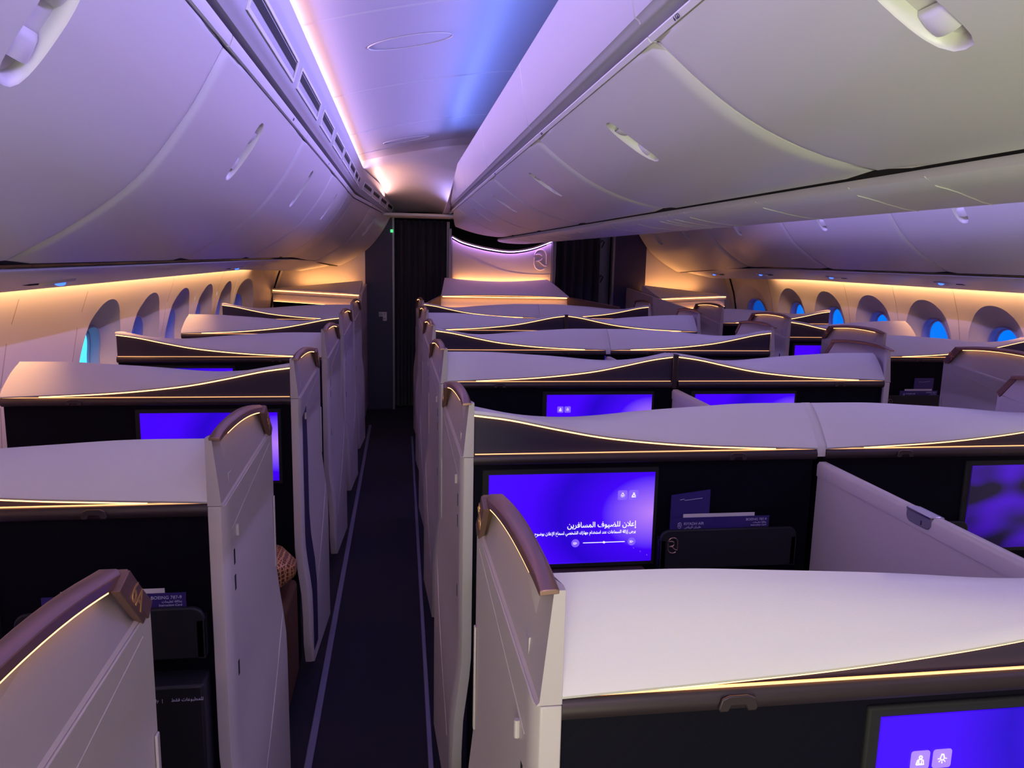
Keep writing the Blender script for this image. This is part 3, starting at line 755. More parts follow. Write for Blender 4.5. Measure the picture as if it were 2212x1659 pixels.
            for x, w_ in ((xs[1] - .060, 1), (xs[1] - .222, 2)):
                ic = MB(); ic.tube([(x - .002, ys - .0018, z - .003), (x - .002, ys - .0018, z + .003), (x + .004, ys - .0018, z), (x - .002, ys - .0018, z - .003)], .0007, 5)
                ic.tube([(x - .005, ys - .0018, z + .003), (x - .005, ys - .0018, z - .003)], .0006, 5); ic.build('screen_icon', 'icon', sc_)
            for k in range(3):
                t = k/3; MB().add([(xs[1] - .056 + .02*k, ys - .0006, z - .018 - .011*k), (xs[1] - .052 + .02*k, ys - .0006, z - .019 - .011*k), (xs[1] - .052 + .02*k, ys - .0006, z - .022 - .011*k)], [(0, 1, 2)]).build('screen_star', 'tile', sc_, smooth=0)
    if shelf:
        MB().box(xs[0] - .03, xs[1] - .02, Yn - .06, Yn + .01, .772, .788).build('side_shelf', 'bronze', root, bevel=.004)
    # literature pocket
    if pocket:
        pa, pb = (.525, .93) if high else (.012, .385)
        x0, x1 = sorted((X(pa), X(pb))); zt_, zb_ = .905, .79; rr = .025; y = Yn - .035
        poly = [(x0, zb_), (x1, zb_)] + [(x1 - rr + rr*math.cos(a), zt_ - rr + rr*math.sin(a)) for a in [math.pi/2*k/6 for k in range(7)]] + [(x0 + rr - rr*math.sin(a), zt_ - rr + rr*math.cos(a)) for a in [math.pi/2*k/6 for k in range(7)]]
        pk = MB().prism(poly, lambda a, b, t: (a, y + t, b), 0, .012).build('literature_pocket', 'dark2', root, bevel=.003)
        MB().box(x0, x0 + .015, y, Yn + .01, zb_, zt_ - .03).build('pocket_gusset', 'dark2', pk); MB().box(x1 - .015, x1, y, Yn + .01, zb_, zt_ - .03).build('pocket_gusset', 'dark2', pk); 
        ring_logo(x0 + .035, y - .002, .862, .045, 'monogram', 'bronze', pk, r=.0018)
        MB().box(x0 - .0, x1 + .0, y - .03, Yn + .006, .40, .745).build('stowage_box', 'dark2', root, bevel=.006)
        text('stowage_text', 'Literature only  |', x1 - .15, y - .0312, .715, .010, 'textw', root); text('stowage_text', arabic('للمطبوعات فقط'), x1 - .065, y - .0312, .715, .010, 'textw', root)
    # aisle wall with post, cap, seat plaque
    if wallside:
        LW = .56 if max(X0, X(W)) > 2 else .44
        def bulge(z): 
            return bulge_at(Yn, z)
        def bulge_at(y, z):
            zc = lerp(.56, .84, min(1, max(0, (y - Yn)/LW))); t = min(1, max(0, (zc - z)/.28)); return .024*(3*t*t - 2*t**3)
        def xo(y, z):  # outer (aisle) face, measured outward from the column edge
            t = (y - Yn)/LW; return .034 + .026*max(0, min(1, t)) + bulge_at(y, z)
        def xi(y, z): return (0.0 if y < Yn + .03 else .022) + bulge(z) + .012*max(0, (y - Yn)/LW)
        zs = [.05, .15, .25, .35, .42, .48, .54, .60, .66, .72, .80, .95, 1.08, 1.118]
        ysn = [Yn - .012, Yn + .0, Yn + .03, Yn + .10, Yn + .2, Yn + .3, Yn + LW]
        # lower body: closed loft over z
        rows = []
        for z in zs:
            yb_ = Yn - .012 if z > .14 else Yn + .03
            zt_w = lambda y: z if z < 1.1 else lerp(1.118, 1.178, max(0, y - Yn)/LW)
            o_ = [(X(-xo(y, z)), max(y, yb_), zt_w(y)) for y in ysn]; i_ = [(X(-xi(y, z)), max(y, yb_), zt_w(y)) for y in reversed(ysn)]
            # rounded post corner
            o_[0] = (X(-xo(Yn, z) + .008), yb_, z)
            rows.append(o_ + i_)
        MB().loft(rows, closed=True).build('aisle_wall', 'shellw', root, smooth=35, bevel=.0015)
        # upper triangular part: from the rail height at the post up to the cap
        def ztop(y):
            t = min(1, max(0, (y - Yn + .012)/(LW - .06))); return 1.266 + .013*math.sin(math.pi*t*.8) - .024*t*t if y < Yn + LW - .066 else lerp(1.246, 1.188, (y - Yn - LW + .066)/.066)
        yy = [Yn - .012, Yn, Yn + .05, Yn + .12, Yn + .2, Yn + .28, Yn + LW - .0661, Yn + LW]
        rows = []
        for y in yy:
            zt2 = ztop(y); o2 = xo(y, 1.12) - .002; i2 = xi(y, 1.12)
            lean = .018*max(0, 1 - abs(y - Yn - .2)/.4)
            zg = lerp(1.118, 1.178, max(0, (y - Yn))/LW)      # crease between lower and upper part
            rows.append([(X(-o2), y, zg + .0015), (X(-(o2 - .004)), y, zg + .006), (X(-(o2 - .018)), y, zt2), (X(-(i2)), y, zt2), (X(-i2), y, zg + .0015)])
        MB().loft(rows, closed=True).build('upper_wall', 'shellw2', root, smooth=25, bevel=.0012)
        # crease highlights: ridges on the aisle face
        for (ya_, za_, yb2, zb2, r_) in ((Yn + .04, 1.05, Yn + LW - .03, 1.152, .0013), (Yn + .06, .26, Yn + LW - .01, .66, .0015)):
            pts = []
            for k in range(15):
                t = k/14; y = lerp(ya_, yb2, t); z = lerp(za_, zb2, t); pts.append((X(-xo(y, z) + .0005), y, z))
            MB().tube(pts, r_, 6).build('wall_crease', 'shellw', root)
        # cap
        rows = []
        for k in range(13):
            t = k/12; y = lerp(Yn - .013, Yn + LW - .0665, t); zt2 = ztop(max(y, Yn - .012)); o2 = xo(y, 1.12) - .008; i2 = .009 + .012*t; e_ = .010*max(0, 1 - t*8)
            rows.append([(X(-(o2 + .006)), y, zt2 - .006), (X(-(o2 + .005)), y, zt2 + .006 - e_*.5), (X(-(o2 - .003)), y, zt2 + .012 - e_), (X(-(i2 + .004)), y, zt2 + .012 - e_), (X(-(i2 - .001)), y, zt2 + .006 - e_*.5), (X(-(i2 - .001)), y, zt2 - .004)])
        cap = MB().loft(rows, closed=True).build('wall_cap', 'bronze', root, smooth=45, bevel=.001)
        # plaque on the slanted end
        rows = []
        for k in range(2):
            y = Yn + LW - .066 + k*.070; z = 1.261 - k*.076; o2 = xo(y, 1.12) + .002; i2 = xi(Yn + LW, 1.12) - .004
            rows.append([(X(-o2), y, z), (X(-i2), y, z), (X(-i2), y - .018, z - .016), (X(-o2), y - .018, z - .016)])
        pl = MB().loft(rows, closed=True).build('number_plaque', 'bronze2', root, bevel=.0015)
        # the number also faces the aisle side
        fo = X(-xo(Yn + LW, 1.2) - .0005); fi = X(-xo(Yn + LW, 1.2) + .010); q4 = ((-.104, 1.248), (-.066, 1.259), (.006, 1.183), (-.030, 1.170))
        MB().add([(fo, Yn + LW + a, b) for a, b in q4] + [(fi, Yn + LW + a, b) for a, b in q4],
                 [(0, 1, 2, 3), (4, 5, 6, 7), (0, 1, 5, 4), (1, 2, 6, 5), (2, 3, 7, 6), (3, 0, 4, 7)]).build('plaque_face', 'bronze2', pl, smooth=0, bevel=.001)
        if plaque:
            rot = Matrix(((0, 0, -sx), (-sx*-1*1.0 if sx > 0 else -1, 0, 0), (0, 1, 0)))
            tx_ = X(-xo(Yn + LW, 1.2) - .0012)
            ang = math.radians(-50 if sx < 0 else 50)
            base = Matrix.Rotation(math.radians(90), 3, 'X')
            face = Matrix.Rotation(math.radians(-90 if sx > 0 else 90), 3, 'Z') @ base
            tilt = Matrix.Rotation(math.radians(48 if sx > 0 else -48), 3, 'X')
            text('number_text', plaque, tx_, Yn + LW - .047, 1.215, .039, 'gold', pl, rot=(tilt @ face), align='CENTER')
        # warm light below the cap on the aisle side
        rows = []
        for k in range(11):
            y = lerp(Yn + .05, Yn + LW - .11, k/10); zt2 = ztop(y) - .006; o2 = xo(y, 1.12) - .0075
            rows.append([(X(-(o2 + .0045)), y, zt2 - .002), (X(-(o2 + .0045)), y, zt2), (X(-(o2 + .0005)), y, zt2), (X(-(o2 + .0005)), y, zt2 - .002)])
        MB().loft(rows, closed=True).build('cap_light', 'led', cap, smooth=0)
        # latch slots and button on the aisle face
        for z0_, z1_ in ((.965, 1.00), (.905, .94), (.70, .735)):
            y = Yn + .045; MB().box(X(-xo(y, z0_) - .0008), X(-xo(y, z0_) + .004), y, y + .012, z0_, z1_).build('latch_slot', 'black', root)
        y = Yn + .07; MB().tube([(X(-xo(y, 1.04) - .003), y, 1.05), (X(-xo(y, 1.04) - .003), y, 1.025)], .004, 8).build('release_button', 'shellw', root)
        y = Yn + LW - .004; MB().box(X(-xo(y, .9)), X(-xo(y, .9) - .004), y - .012, y, .80, 1.0).build('door_pull', 'shellw2', root, bevel=.0018)
        # door leaf parked behind the wall
        rows = [[(X(-xi(Yn + LW, z) + .012), Yn + .06, z), (X(-xi(Yn + LW, z) + .012), Yn + LW - .03, z), (X(-xi(Yn + LW, z) + .004), Yn + LW - .03, z), (X(-xi(Yn + LW, z) + .004), Yn + .06, z)] for z in (.1, .3, .48, .6, .8, 1.17)]
        MB().loft(rows, closed=True).build('sliding_door', 'shellw2', root, smooth=30)
        if recess:
            rows = []
            for z in (.10, .25, .35, .45, .55, .65, .75, .9, 1.04):
                a_ = Yn + .025; b_ = Yn + (.115 if z < .95 else .10); rows.append([(X(-xo(a_, z) - .0012), a_, z), (X(-xo(b_, z) - .0012), b_, z + .03*(z > 1)), (X(-xo(b_, z) + .004), b_, z + .03*(z > 1)), (X(-xo(a_, z) + .004), a_, z)])
            MB().loft(rows, closed=True).build('door_track', 'purple', root, smooth=30)
    if spacer == 'dark':
        x = X(W) + sx*.0; MB().box(XC - .013, XC + .013, Yn - .006, Yn + .03, 1.09, 1.243).build('centre_post', 'rail', root, bevel=.004)
    if spacer == 'pale':
        rows = []
        for k in range(9):
            t = k/8; y = lerp(Yn - .006, Yn + D, t); z = lerp(1.133, zb(1), t) + .010*math.sin(math.pi*t); o_ = .0138
            rows.append([(XC - o_, y, z - .03), (XC - o_, y, z), (XC + o_, y, z), (XC + o_, y, z - .03)])
        MB().loft(rows, closed=True).build('centre_seam', 'cover', root, smooth=50)
    return root

CY = [.837, 1.987, 3.188, 4.300, 5.463, 6.62]
XCL, XCR = .19, 2*XC - .19
WC = XC - .19 - .0145
# left half of the centre block, near to far
suite(XCL, 1, CY[0], False, 'nearest centre suite, broad pale padded top filling the lower right', W=WC, icons='ltr', scr='screen_m', spacer=None, pocket=False, quilt_=True, plaque='5D')
suite(XCL, 1, CY[1], True, 'centre suite whose big violet screen shows an Arabic passenger notice', W=WC, icons='rtl', spacer='pale', shelf=True, plaque='4D')
suite(XCL, 1, CY[2], False, 'centre suite with two small icon tiles on its half-hidden violet screen', W=WC, icons='ltr', spacer='dark', plaque='3D')
suite(XCL, 1, CY[3], True, 'fourth centre suite from the viewer, tall glowing edge at the near aisle', W=WC, spacer='pale', plaque='2D')
suite(XCL, 1, CY[4], False, 'fifth centre suite from the viewer, glowing edge peaking mid-cabin', W=WC, spacer='dark', plaque='1D', pocket=False)
suite(XCL, 1, CY[5], True, 'farthest centre suite beside the near aisle, below the lit amber shelf', W=WC, pocket=False, spacer='pale')
# right half
suite(XCR, -1, CY[1], True, 'centre suite right of the slanting pale divider, dim dark-violet screen', W=WC, scr='screen_d', plaque='4G')
suite(XCR, -1, CY[2], False, 'centre suite right of the second dark centre post, plain violet screen', W=WC, plaque='3G')
suite(XCR, -1, CY[3], True, 'centre suite by the far aisle whose glowing edge ends at an upright light', W=WC, plaque='2G')
suite(XCR, -1, CY[4], False, 'centre suite by the far aisle, lilac top above the tall glowing edge', W=WC, plaque='1G', pocket=False)
suite(XCR, -1, CY[5], True, 'farthest centre suite beside the far aisle, right of the lit amber shelf', W=WC, pocket=False)
# left window column
LY = [.575, 1.626, 2.860, 3.979, 5.108, 6.26]
XL = -.405; WS = .985
suite(XL + .012, -1, LY[0], True, 'suite at lower left whose slanting bronze-capped wall reads 6A', W=WS, plaque='6A', pocket=False)
suite(XL, -1, LY[1], False, 'left window suite with safety card pocket right behind the 6A wall', W=WS, plaque='5A')
suite(XL, -1, LY[2], True, 'left window suite with a dark upright panel in its aisle wall', W=WS, recess=True, plaque='4A', pocket=False)
suite(XL, -1, LY[3], False, 'left window suite with quilted dark back beside the cyan window', W=WS, quilt_=True, plaque='3A')
suite(XL, -1, LY[4], True, 'left window suite, fourth pale top counted from the 6A wall', W=WS, plaque='2A', pocket=False)
suite(XL, -1, LY[5], False, 'farthest left window suite, just before the lit amber corner shelf', W=WS, pocket=False)
# right window column
RY = [2.885, 4.02, 5.11, 6.27]; XR = 2.745
suite(XR, 1, RY[0], True, 'far-aisle window suite at the right edge, wall plaque reads 4K', W=WS, plaque='4K')
suite(XR, 1, RY[1], False, 'right window suite with an indigo booklet in its dark pocket', W=WS, plaque='3K')
suite(XR, 1, RY[2], True, 'right window suite with a small square of violet screen showing', W=WS, plaque='2K', pocket=False)
suite(XR, 1, RY[3], False, 'farthest right window suite, dark fin rising towards the windows', W=WS, plaque='1K', pocket=False)

# ---------------------------------------------------------------- dividers between centre suites
def divider(Ya, Yb, label, latch=True):
    r = empty('suite_divider', (XC, (Ya + Yb)/2, .05)); tag(r, label, 'divider', 'dividers between centre seats')
    MB().box(XC - .013, XC + .013, Ya, Yb, .05, 1.052).build('divider_panel', 'shellw', r, bevel=.003)
    rows = [[(XC - .0150, y, 1.050), (XC - .0155, y, 1.082), (XC - .010, y, 1.091), (XC + .010, y, 1.091), (XC + .0155, y, 1.082), (XC + .0150, y, 1.050)] for y in (Ya, Yb)]
    MB().loft(rows, closed=True).build('top_rail', 'shellw', r, smooth=60)
    if latch:
        yl = Yb - .44
        poly = [(-.042, 1.0915), (-.042, 1.072), (-.036, 1.064), (-.028, 1.061), (.028, 1.061), (.036, 1.064), (.042, 1.072), (.042, 1.0915)]
        lt = MB().prism(poly, lambda a, b, t: (XC - .0175 + t, yl + a, b), 0, .034).build('divider_latch', 'grey', r, bevel=.001)
        MB().box(XC - .019, XC + .008, yl - .042, yl + .042, 1.088, 1.0935).build('latch_plate', 'chrome', lt, bevel=.001)
        MB().box(XC - .0185, XC - .016, yl - .014, yl - .010, 1.066, 1.076).build('latch_mark', 'chrome', lt)
divider(CY[0] + .12, CY[1] - .018, 'long pale pink divider slanting down to the nearest padded top, chrome latch')
divider(CY[1] + .12, CY[2] - .018, 'short visible tip of pale divider between the second-row violet screens')
divider(CY[2] + .12, CY[3] - .018, 'small tip of pale divider far ahead, under the third centre seam', latch=False)

# ---------------------------------------------------------------- ottoman glimpsed through the doorway on the left
ot = empty('ottoman', (-.70, 2.68, 0)); tag(ot, 'brown ottoman seen through the gap in the left suite wall', 'ottoman')
MB().box(-1.10, -.395, 2.54, 2.83, .05, .43).build('ottoman_base', 'seatfab', ot, bevel=.02, seg=3)
rows = []
for k in range(13):
    t = -1 + 2*k/12; x = -.735 + .355*t; e_ = (1 - abs(t)**4)**.5 if abs(t) < 1 else .0
    rows.append([(x, 2.685 + .145*math.copysign(abs(math.cos(a))**.5, math.cos(a))*max(.25, e_), .53 + .085*math.copysign(abs(math.sin(a))**.6, math.sin(a))*max(.25, e_)) for a in [2*math.pi*q/24 for q in range(24)]])
MB().loft(rows, closed=True).build('ottoman_cushion', 'pattern', ot, smooth=60)

# ---------------------------------------------------------------- literature
def card(x0, x1, yf, z0, z1, label, kind_='card', tilt=0, marks=True):
    if kind_ == 'booklet':
        r = MB().add([(x0, yf, z0), (x1, yf, z0), (x1, yf, z1 + tilt), (x0, yf, z1), (x0, yf + .004, z0), (x1, yf + .004, z0), (x1, yf + .004, z1 + tilt), (x0, yf + .004, z1)],
                 [(0, 1, 2, 3), (4, 5, 6, 7), (0, 1, 5, 4), (1, 2, 6, 5), (2, 3, 7, 6), (3, 0, 4, 7)]).build('booklet', 'indigo', None, smooth=0)
        tag(r, label, 'booklet'); 
        w_ = x1 - x0; zz = z1 - .022
        pts = [(x0 + .22*w_, zz), (x0 + .33*w_, zz + .002), (x0 + .34*w_, zz - .002), (x0 + .80*w_, zz + .004)]
        MB().tube([(a, yf - .001, b + tilt*.6) for a, b in pts], .0008, 5).build('cover_line', 'textw', r)
        return r
    r = MB().box(x0, x1, yf, yf + .002, z0, z1).build('safety_card', 'indigo', None, smooth=0); tag(r, label, 'safety card')
    s_ = MB().box(x0 + .13*(x1 - x0), x1 - .15*(x1 - x0), yf + .0022, yf + .0035, z1 - .01, z1 + .010).build('paper_sheet', 'paper', r)
    if marks:
        ring_logo(x0 + .028, yf - .001, z1 - .022, .016, 'monogram', 'textw', r, r=.0007)
        text('card_text', 'RIYADH AIR', x0 + .040, yf - .0006, z1 - .018, .011, 'textw', r)
        text('card_text', arabic('طيران الرياض') , x0 + .042, yf - .0006, z1 - .028, .009, 'textw', r)
        text('card_text', 'BOEING 787-9', x1 - .008, yf - .0006, z1 - .010, .010, 'textw', r, align='RIGHT')
        text('card_text', arabic('بطاقة تعليمات'), x1 - .008, yf - .0006, z1 - .019, .007, 'textw', r, align='RIGHT')
        text('card_text', 'Instruction Card', x1 - .008, yf - .0006, z1 - .027, .007, 'textw', r, align='RIGHT')
    return r
card(.745, 1.040, CY[1] - .020, .80, .936, 'indigo safety card with white sheet, right of the Arabic notice screen')
card(.748, .862, CY[1] - .012, .80, 1.000, 'indigo booklet standing right of the Arabic notice screen', 'booklet', tilt=.014)
card(-.740, -.455, LY[1] - .020, .80, .934, 'indigo safety card in the pocket behind the 6A plaque')
card(2.86, 3.10, RY[1] - .020, .80, .930, 'dim safety card in the right window suite pocket, below an indigo booklet')
card(2.952, 3.075, RY[1] - .012, .80, 1.003, 'indigo booklet upright in the right window suite pocket', 'booklet')

# ================================================================= FORWARD END
# partitions flanking the aisle doorways
def partition(x0, x1, name_lbl, edge_x):
    r = empty('partition', ((x0 + x1)/2, YE + .02, 0)); tag(r, name_lbl, 'partition')
    MB().box(x0, x1, YE, YE + .05, 0, 2.2).build('partition_panel', 'purple', r, bevel=.003)
    MB().box(edge_x - .012, edge_x + .012, YE - .012, YE + .06, 0, 2.2).build('edge_strip', 'grey', r, bevel=.003)
    return r
partition(-.375, -.085, 'navy partition left of the near aisle curtain', -.083)
partition(2.30, 2.66, 'navy partition right of the far aisle curtain', 2.29)
pc = empty('placard', (-.20, YE - .002, .98)); tag(pc, 'small white safety symbol placard on the left navy partition', 'placard')
MB().box(-.236, -.155, YE - .004, YE, 1.000, 1.048).build('placard_plate', 'paper', pc); MB().box(-.195, -.155, YE - .004, YE, .955, 1.000).build('placard_plate', 'paper', pc)
MB().tube([(-.216 + .012*math.cos(a), YE - .0055, 1.024 + .012*math.sin(a)) for a in [2*math.pi*k/16 for k in range(17)]], .0022, 5).build('placard_ring', 'ink', pc)
text('placard_text', 'F', -.182, YE - .005, 1.024, .03, 'ink', pc); text('placard_text', 'ab', -.19, YE - .005, .978, .028, 'ink', pc)
# curtains
def curtain(x0, x1, z1, label, folds):
    rows = []; n = folds*10
    for z in (.02, .3, .7, 1.1, 1.5, 1.8, z1 - .05, z1):
        k = .022 + .016*(1 - z/z1)
        rows.append([(lerp(x0, x1, i/n) , YE + .09 + k*math.sin(2*math.pi*folds*i/n + .4*math.sin(3*z)) + .006*math.sin(5*i/n*6 + z), z + (.012*abs(math.sin(math.pi*folds*i/n)) if z == z1 else 0)) for i in range(n + 1)])
    back = [[(x, y + .006, z) for x, y, z in r] for r in rows]
    mb = MB(); mb.loft(rows, closed=False)
    o = mb.build('curtain', M['curtain'], None, smooth=60); tag(o, label, 'curtain')
    s_ = o.modifiers.new('solid', 'SOLIDIFY'); s_.thickness = .004
    return o
M['curtain'] = mat('curtain_cloth', (.012, .009, .030), .8, bump=(600, .3), sheen=.2)
curtain(-.075, .47, 2.0, 'dark navy pleated curtain closing the near aisle', 7)
curtain(1.68, 2.16, 2.0, 'dark navy curtain closing the far aisle, right of the logo wall', 5)
MB().box(2.13, 2.29, YE + .16, YE + .18, 0, 2.1).build('wall_galley_right', 'grey', kind='structure')
g = MB().box(1.60, 1.70, YE + .25, YE + .30, 0, 2.0).build('galley_panel', 'galley', None); tag(g, 'lit galley strip glimpsed between logo wall and far curtain', 'galley')
MB().box(1.60, 1.70, YE + .235, YE + .25, 1.60, 1.66).build('galley_shelf', 'black', g); MB().box(1.60, 1.70, YE + .235, YE + .25, 1.22, 1.44).build('galley_shelf', 'black', g)
hk = empty('curtain_hook', (2.2, YE + .14, 1.5)); tag(hk, 'black curtain tie hooks on the grey wall by the far aisle', 'hook')
for z in (1.42, 1.80): MB().tube([(2.17, YE + .15, z + .02), (2.19, YE + .13, z + .05), (2.215, YE + .13, z + .03), (2.19, YE + .14, z - .03)], .006, 6).build('hook_arm', 'black', hk)
el = MB().tube([(-.098, YE - .03, 1.875), (-.098, YE - .03, 1.905)], .014, 12).build('indicator_light', 'lamp_g', None); tag(el, 'small round green light at the top of the near aisle curtain', 'indicator light')
# grey post beside the near curtain, right edge
MB().box(.475, .505, YE + .02, YE + .08, 0, 2.0).build('trim_11', 'grey', kind='structure')

# white wall pieces outboard of the partitions
MB().box(-1.76, -.372, YE + .005, YE + .05, 0, 2.25).build('wall_front_left', 'wallp', kind='structure')
MB().box(2.655, 4.14, YE + .005, YE + .05, 0, 2.25).build('wall_front_right', 'wallp', kind='structure')

# logo wall (monument)
mo = empty('logo_wall', (1.06, YE - .1, 0)); tag(mo, 'glowing pale wall with monogram at the cabin front', 'logo wall')
top = [(.53, 1.850), (.64, 1.797), (.83, 1.749), (1.0, 1.722), (1.126, 1.712), (1.26, 1.722), (1.42, 1.760), (1.595, 1.830)]
T_ = [tuple(p) for p in smooth_poly(top, 30)]
poly = [(T_[0][0], 1.0)] + [(a, b - .03) for a, b in T_] + [(T_[-1][0], 1.0)]
MB().prism([(a, b) for a, b in poly], lambda a, b, t: (a, YE - .02 + t, b), 0, .03).build('logo_panel', 'wallp', mo, smooth=0)
rim = MB().loft([[(a, YE - .055, b - .006), (a, YE - .055, b + .010), (a, YE + .02, b + .010), (a, YE + .02, b - .006)] for a, b in T_], closed=True).build('panel_rim', 'wallp', mo, smooth=50)
MB().loft([[(a, YE - .045, b - .012), (a, YE - .036, b - .006), (a, YE - .028, b - .006), (a, YE - .030, b - .014)] for a, b in T_], closed=True).build('rim_light', 'ledp', mo)
ring_logo(1.478, YE - .0215, 1.625, .215, 'monogram', 'logo', mo, r=.006)
area('logo_wall_glow', (1.06, YE - .06, 1.37), (0, .35, 1), 1.0, .03, AMB, 2.2, 160).rotation_euler = (math.radians(180 - 20), 0, 0)
# curved swoosh relief on the panel
sw = [(.75, 1.62), (.95, 1.545), (1.1, 1.50), (1.3, 1.475), (1.45, 1.47), (1.59, 1.472)]
Q = smooth_poly([(.54, 1.70)] + sw, 30)
MB().prism([(p.x, p.y) for p in Q] + [(1.59, 1.0), (.54, 1.0)], lambda a, b, t: (a, YE - .024 + t, b), 0, .005).build('panel_relief', 'wallp', mo, smooth=0)
MB().box(1.60, 1.64, YE - .05, YE + .05, 0, 1.95).build('side_post', 'grey', mo, bevel=.004)
MB().box(.49, .525, YE - .03, YE + .05, 0, 1.93).build('side_post', 'grey', mo, bevel=.004)

# front consoles: lit niche under a sloping pale top
def front_console(x0, x1, name_lbl, tx0, tx1, ztop, side_wings, tip, ya=7.30, yb=7.30):
    r = empty('front_console', ((x0 + x1)/2, 7.6, 0)); tag(r, name_lbl, 'front console')
    Yb = 8.13
    n = 24; Yf = lambda t: lerp(ya, yb, t); xx = lambda t: lerp(x0, x1, t)
    rows = []
    for i in range(n + 1):
        t = i/n; bow = .012*math.sin(math.pi*t); xm = lerp(xx(t), lerp(tx0, tx1, t), .5)
        zm = lerp(1.284, ztop, .5) - .02*math.sin(math.pi*t)
        rows.append([(xx(t), Yf(t) - .02, 1.272 + bow), (xx(t), Yf(t) - .02, 1.282 + bow), (xm, lerp(Yf(t), Yb, .45), zm), (lerp(tx0, tx1, t), Yb, ztop - .030*math.sin(math.pi*t)), (lerp(tx0, tx1, t), Yb, 1.255), (xx(t), Yf(t) + .09, 1.255 + bow)])
    MB().loft(rows, closed=True).build('console_top', 'cover', r, smooth=20)
    if tip is not None:
        # raised blade that hides a lamp washing the wall behind
        rows = []
        for i in range(17):
            t = i/16; u = t if tip == 'right' else 1 - t       # u: 0 at the thin end
            h = lerp(1.285, 1.385, u); y = lerp(Yf(t) + .05, Yb - .10, .75)
            rows.append([(xx(t), Yf(t) - .012, 1.283), (xx(t), y, h), (xx(t), y + .012, h - .004), (xx(t), y + .012, 1.24), (xx(t), Yf(t) + .03, 1.24)])
        MB().loft(rows, closed=True).build('console_ridge', 'cover', r, smooth=25)
        g_ = area('console_glow', (lerp(x0, x1, .58 if tip == 'right' else .42), 8.10, 1.31), (0, .3, 1), abs(x1 - x0)*.6, .03, AMB, 1.6, 170); g_.rotation_euler = (math.radians(165), 0, 0)
    rows = [[(xx(i/n), Yf(i/n) + .10, 1.274), (xx(i/n), Yf(i/n) + .055, 1.235), (xx(i/n), Yf(i/n) + .045, 1.19), (xx(i/n), Yf(i/n) + .04, 1.150), (xx(i/n), Yf(i/n) + .14, 1.150), (xx(i/n), Yf(i/n) + .14, 1.274)] for i in range(n + 1)]
    MB().loft(rows, closed=True).build('niche_back', 'cover', r, smooth=50)
    def bar(nm, m_, y0_, y1_, z0_, z1_):
        MB().loft([[(xx(t), Yf(t) + y0_, z0_), (xx(t), Yf(t) + y1_, z0_), (xx(t), Yf(t) + y1_, z1_), (xx(t), Yf(t) + y0_, z1_)] for t in (0.012, .5, .988)], closed=True).build(nm, m_, r, smooth=20)
    bar('niche_edge', 'dark', -.002, .014, 1.12, 1.156); bar('niche_light', 'led_niche', .016, .030, 1.152, 1.158); bar('niche_light', 'led_niche', -.002, .014, 1.261, 1.267)
    bar('console_body', 'dark', .02, .5 if ya == yb else .03, .02, 1.14)
    for s_, xw in side_wings:
        xe = xw + s_*(.17 if s_ < 0 else .40)
        mb = MB(); mb.add([(xw, 7.32, 1.02), (xe, 6.92, 1.02), (xe, 6.92, 1.205), (xw, 7.32, 1.272), (xw, 7.36, 1.02), (xe + s_*.02, 6.94, 1.02), (xe + s_*.02, 6.94, 1.205), (xw, 7.36, 1.272)],
                          [(0, 1, 2, 3), (4, 5, 6, 7), (0, 1, 5, 4), (1, 2, 6, 5), (2, 3, 7, 6), (3, 0, 4, 7)])
        mb.build('console_wing', 'wing', r, bevel=.002)
        MB().tube([(xw, 7.34, 1.274), (xe + s_*.01, 6.93, 1.208)], .004, 6).build('wing_edge', 'bronze', r)
    return r
M['wing'] = mat('brown_wing', (.05, .02, .015), .5)
front_console(.372, 1.604, 'centre front console, pale top above a glowing amber niche', .45, 1.55, 1.42, [(-1, .372), (1, 1.604)], None)
front_console(-1.30, -.388, 'left corner console with glowing amber niche before the partition', -1.22, -.388, 1.29, [], 'right', 8.05, 7.30)
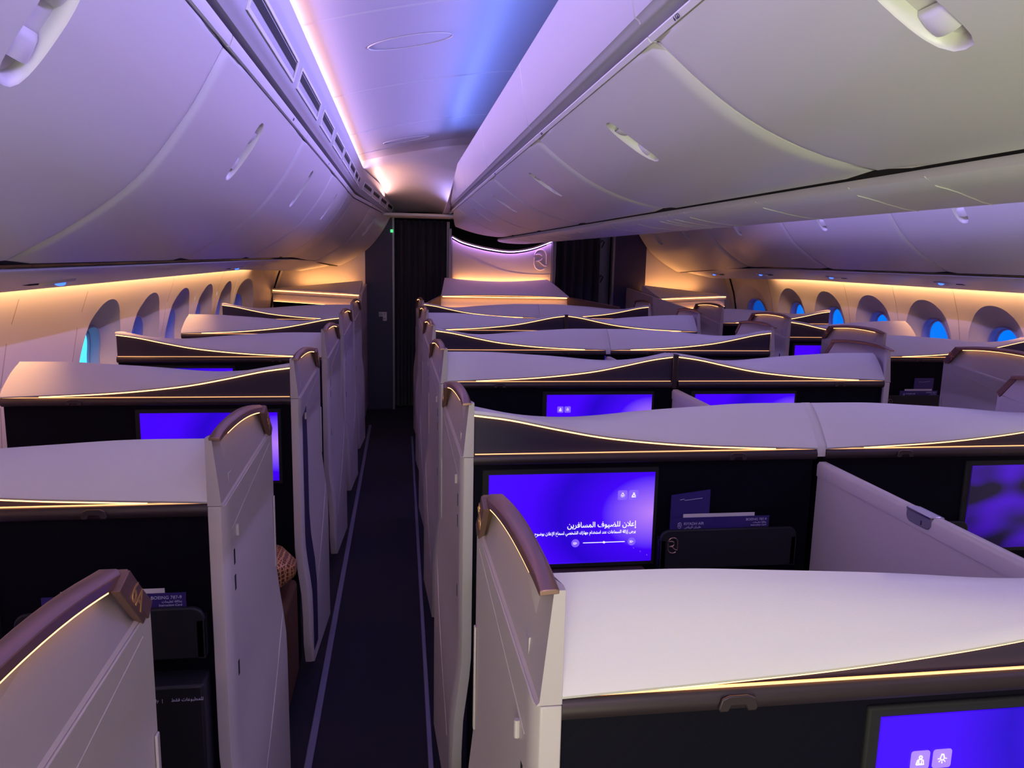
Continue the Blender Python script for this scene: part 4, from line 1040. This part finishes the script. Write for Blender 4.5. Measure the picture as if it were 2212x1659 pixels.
front_console(2.52, 3.55, 'right corner console with glowing amber niche by the windows', 2.52, 3.46, 1.29, [], 'left', 7.30, 8.05)
# side cheek panels of the corner consoles
CK = [o for o in COL.objects if o.name.startswith('front_console')]
ck = MB().add([(-.385, 6.9, .05), (-.385, 8.2, .05), (-.385, 8.2, 1.34), (-.385, 7.3, 1.29), (-.385, 6.9, 1.18), (-.360, 6.9, .05), (-.360, 8.2, .05), (-.360, 8.2, 1.34), (-.360, 7.3, 1.29), (-.360, 6.9, 1.18)],
              [(0, 1, 2, 3, 4), (5, 6, 7, 8, 9), (0, 1, 6, 5), (1, 2, 7, 6), (2, 3, 8, 7), (3, 4, 9, 8), (4, 0, 5, 9)]).build('end_panel', 'shellw', CK[1], smooth=0)
ck2 = MB().add([(2.45, 6.9, .05), (2.45, 8.2, .05), (2.45, 8.2, 1.34), (2.45, 7.3, 1.29), (2.74, 6.85, 1.18), (2.74, 6.85, .05), (2.475, 6.9, .05), (2.475, 8.2, .05), (2.475, 8.2, 1.34), (2.475, 7.3, 1.29), (2.765, 6.87, 1.18), (2.765, 6.87, .05)],
              [(1, 2, 3, 0), (0, 3, 4, 5), (7, 8, 9, 6), (6, 9, 10, 11), (2, 3, 9, 8), (3, 4, 10, 9), (4, 5, 11, 10)]).build('end_panel', 'shellw', CK[2], smooth=0)
# black seams where the window lining meets the front wall
for i, sgn in enumerate((-1, 1)):
    pts = []
    for k in range(12):
        z = lerp(.95, 1.52, k/11); y = 8.12; x = (WL(y, z) + .004) if sgn < 0 else (WR(y, z) - .004); pts.append((x, y, z))
    MB().tube(pts, .010, 8).build('trim_%d' % (12 + i), 'black', kind='structure')

# lettering becomes ordinary mesh objects
dg = bpy.context.evaluated_depsgraph_get()
for o in [o for o in COL.objects if o.type == 'FONT']:
    me = bpy.data.meshes.new_from_object(o.evaluated_get(dg)); n = bpy.data.objects.new('tmp', me); COL.objects.link(n)
    n.parent = o.parent; n.location = o.location; n.rotation_euler = o.rotation_euler; n.scale = o.scale
    nm = o.name.split('.')[0]; bpy.data.objects.remove(o); n.name = nm
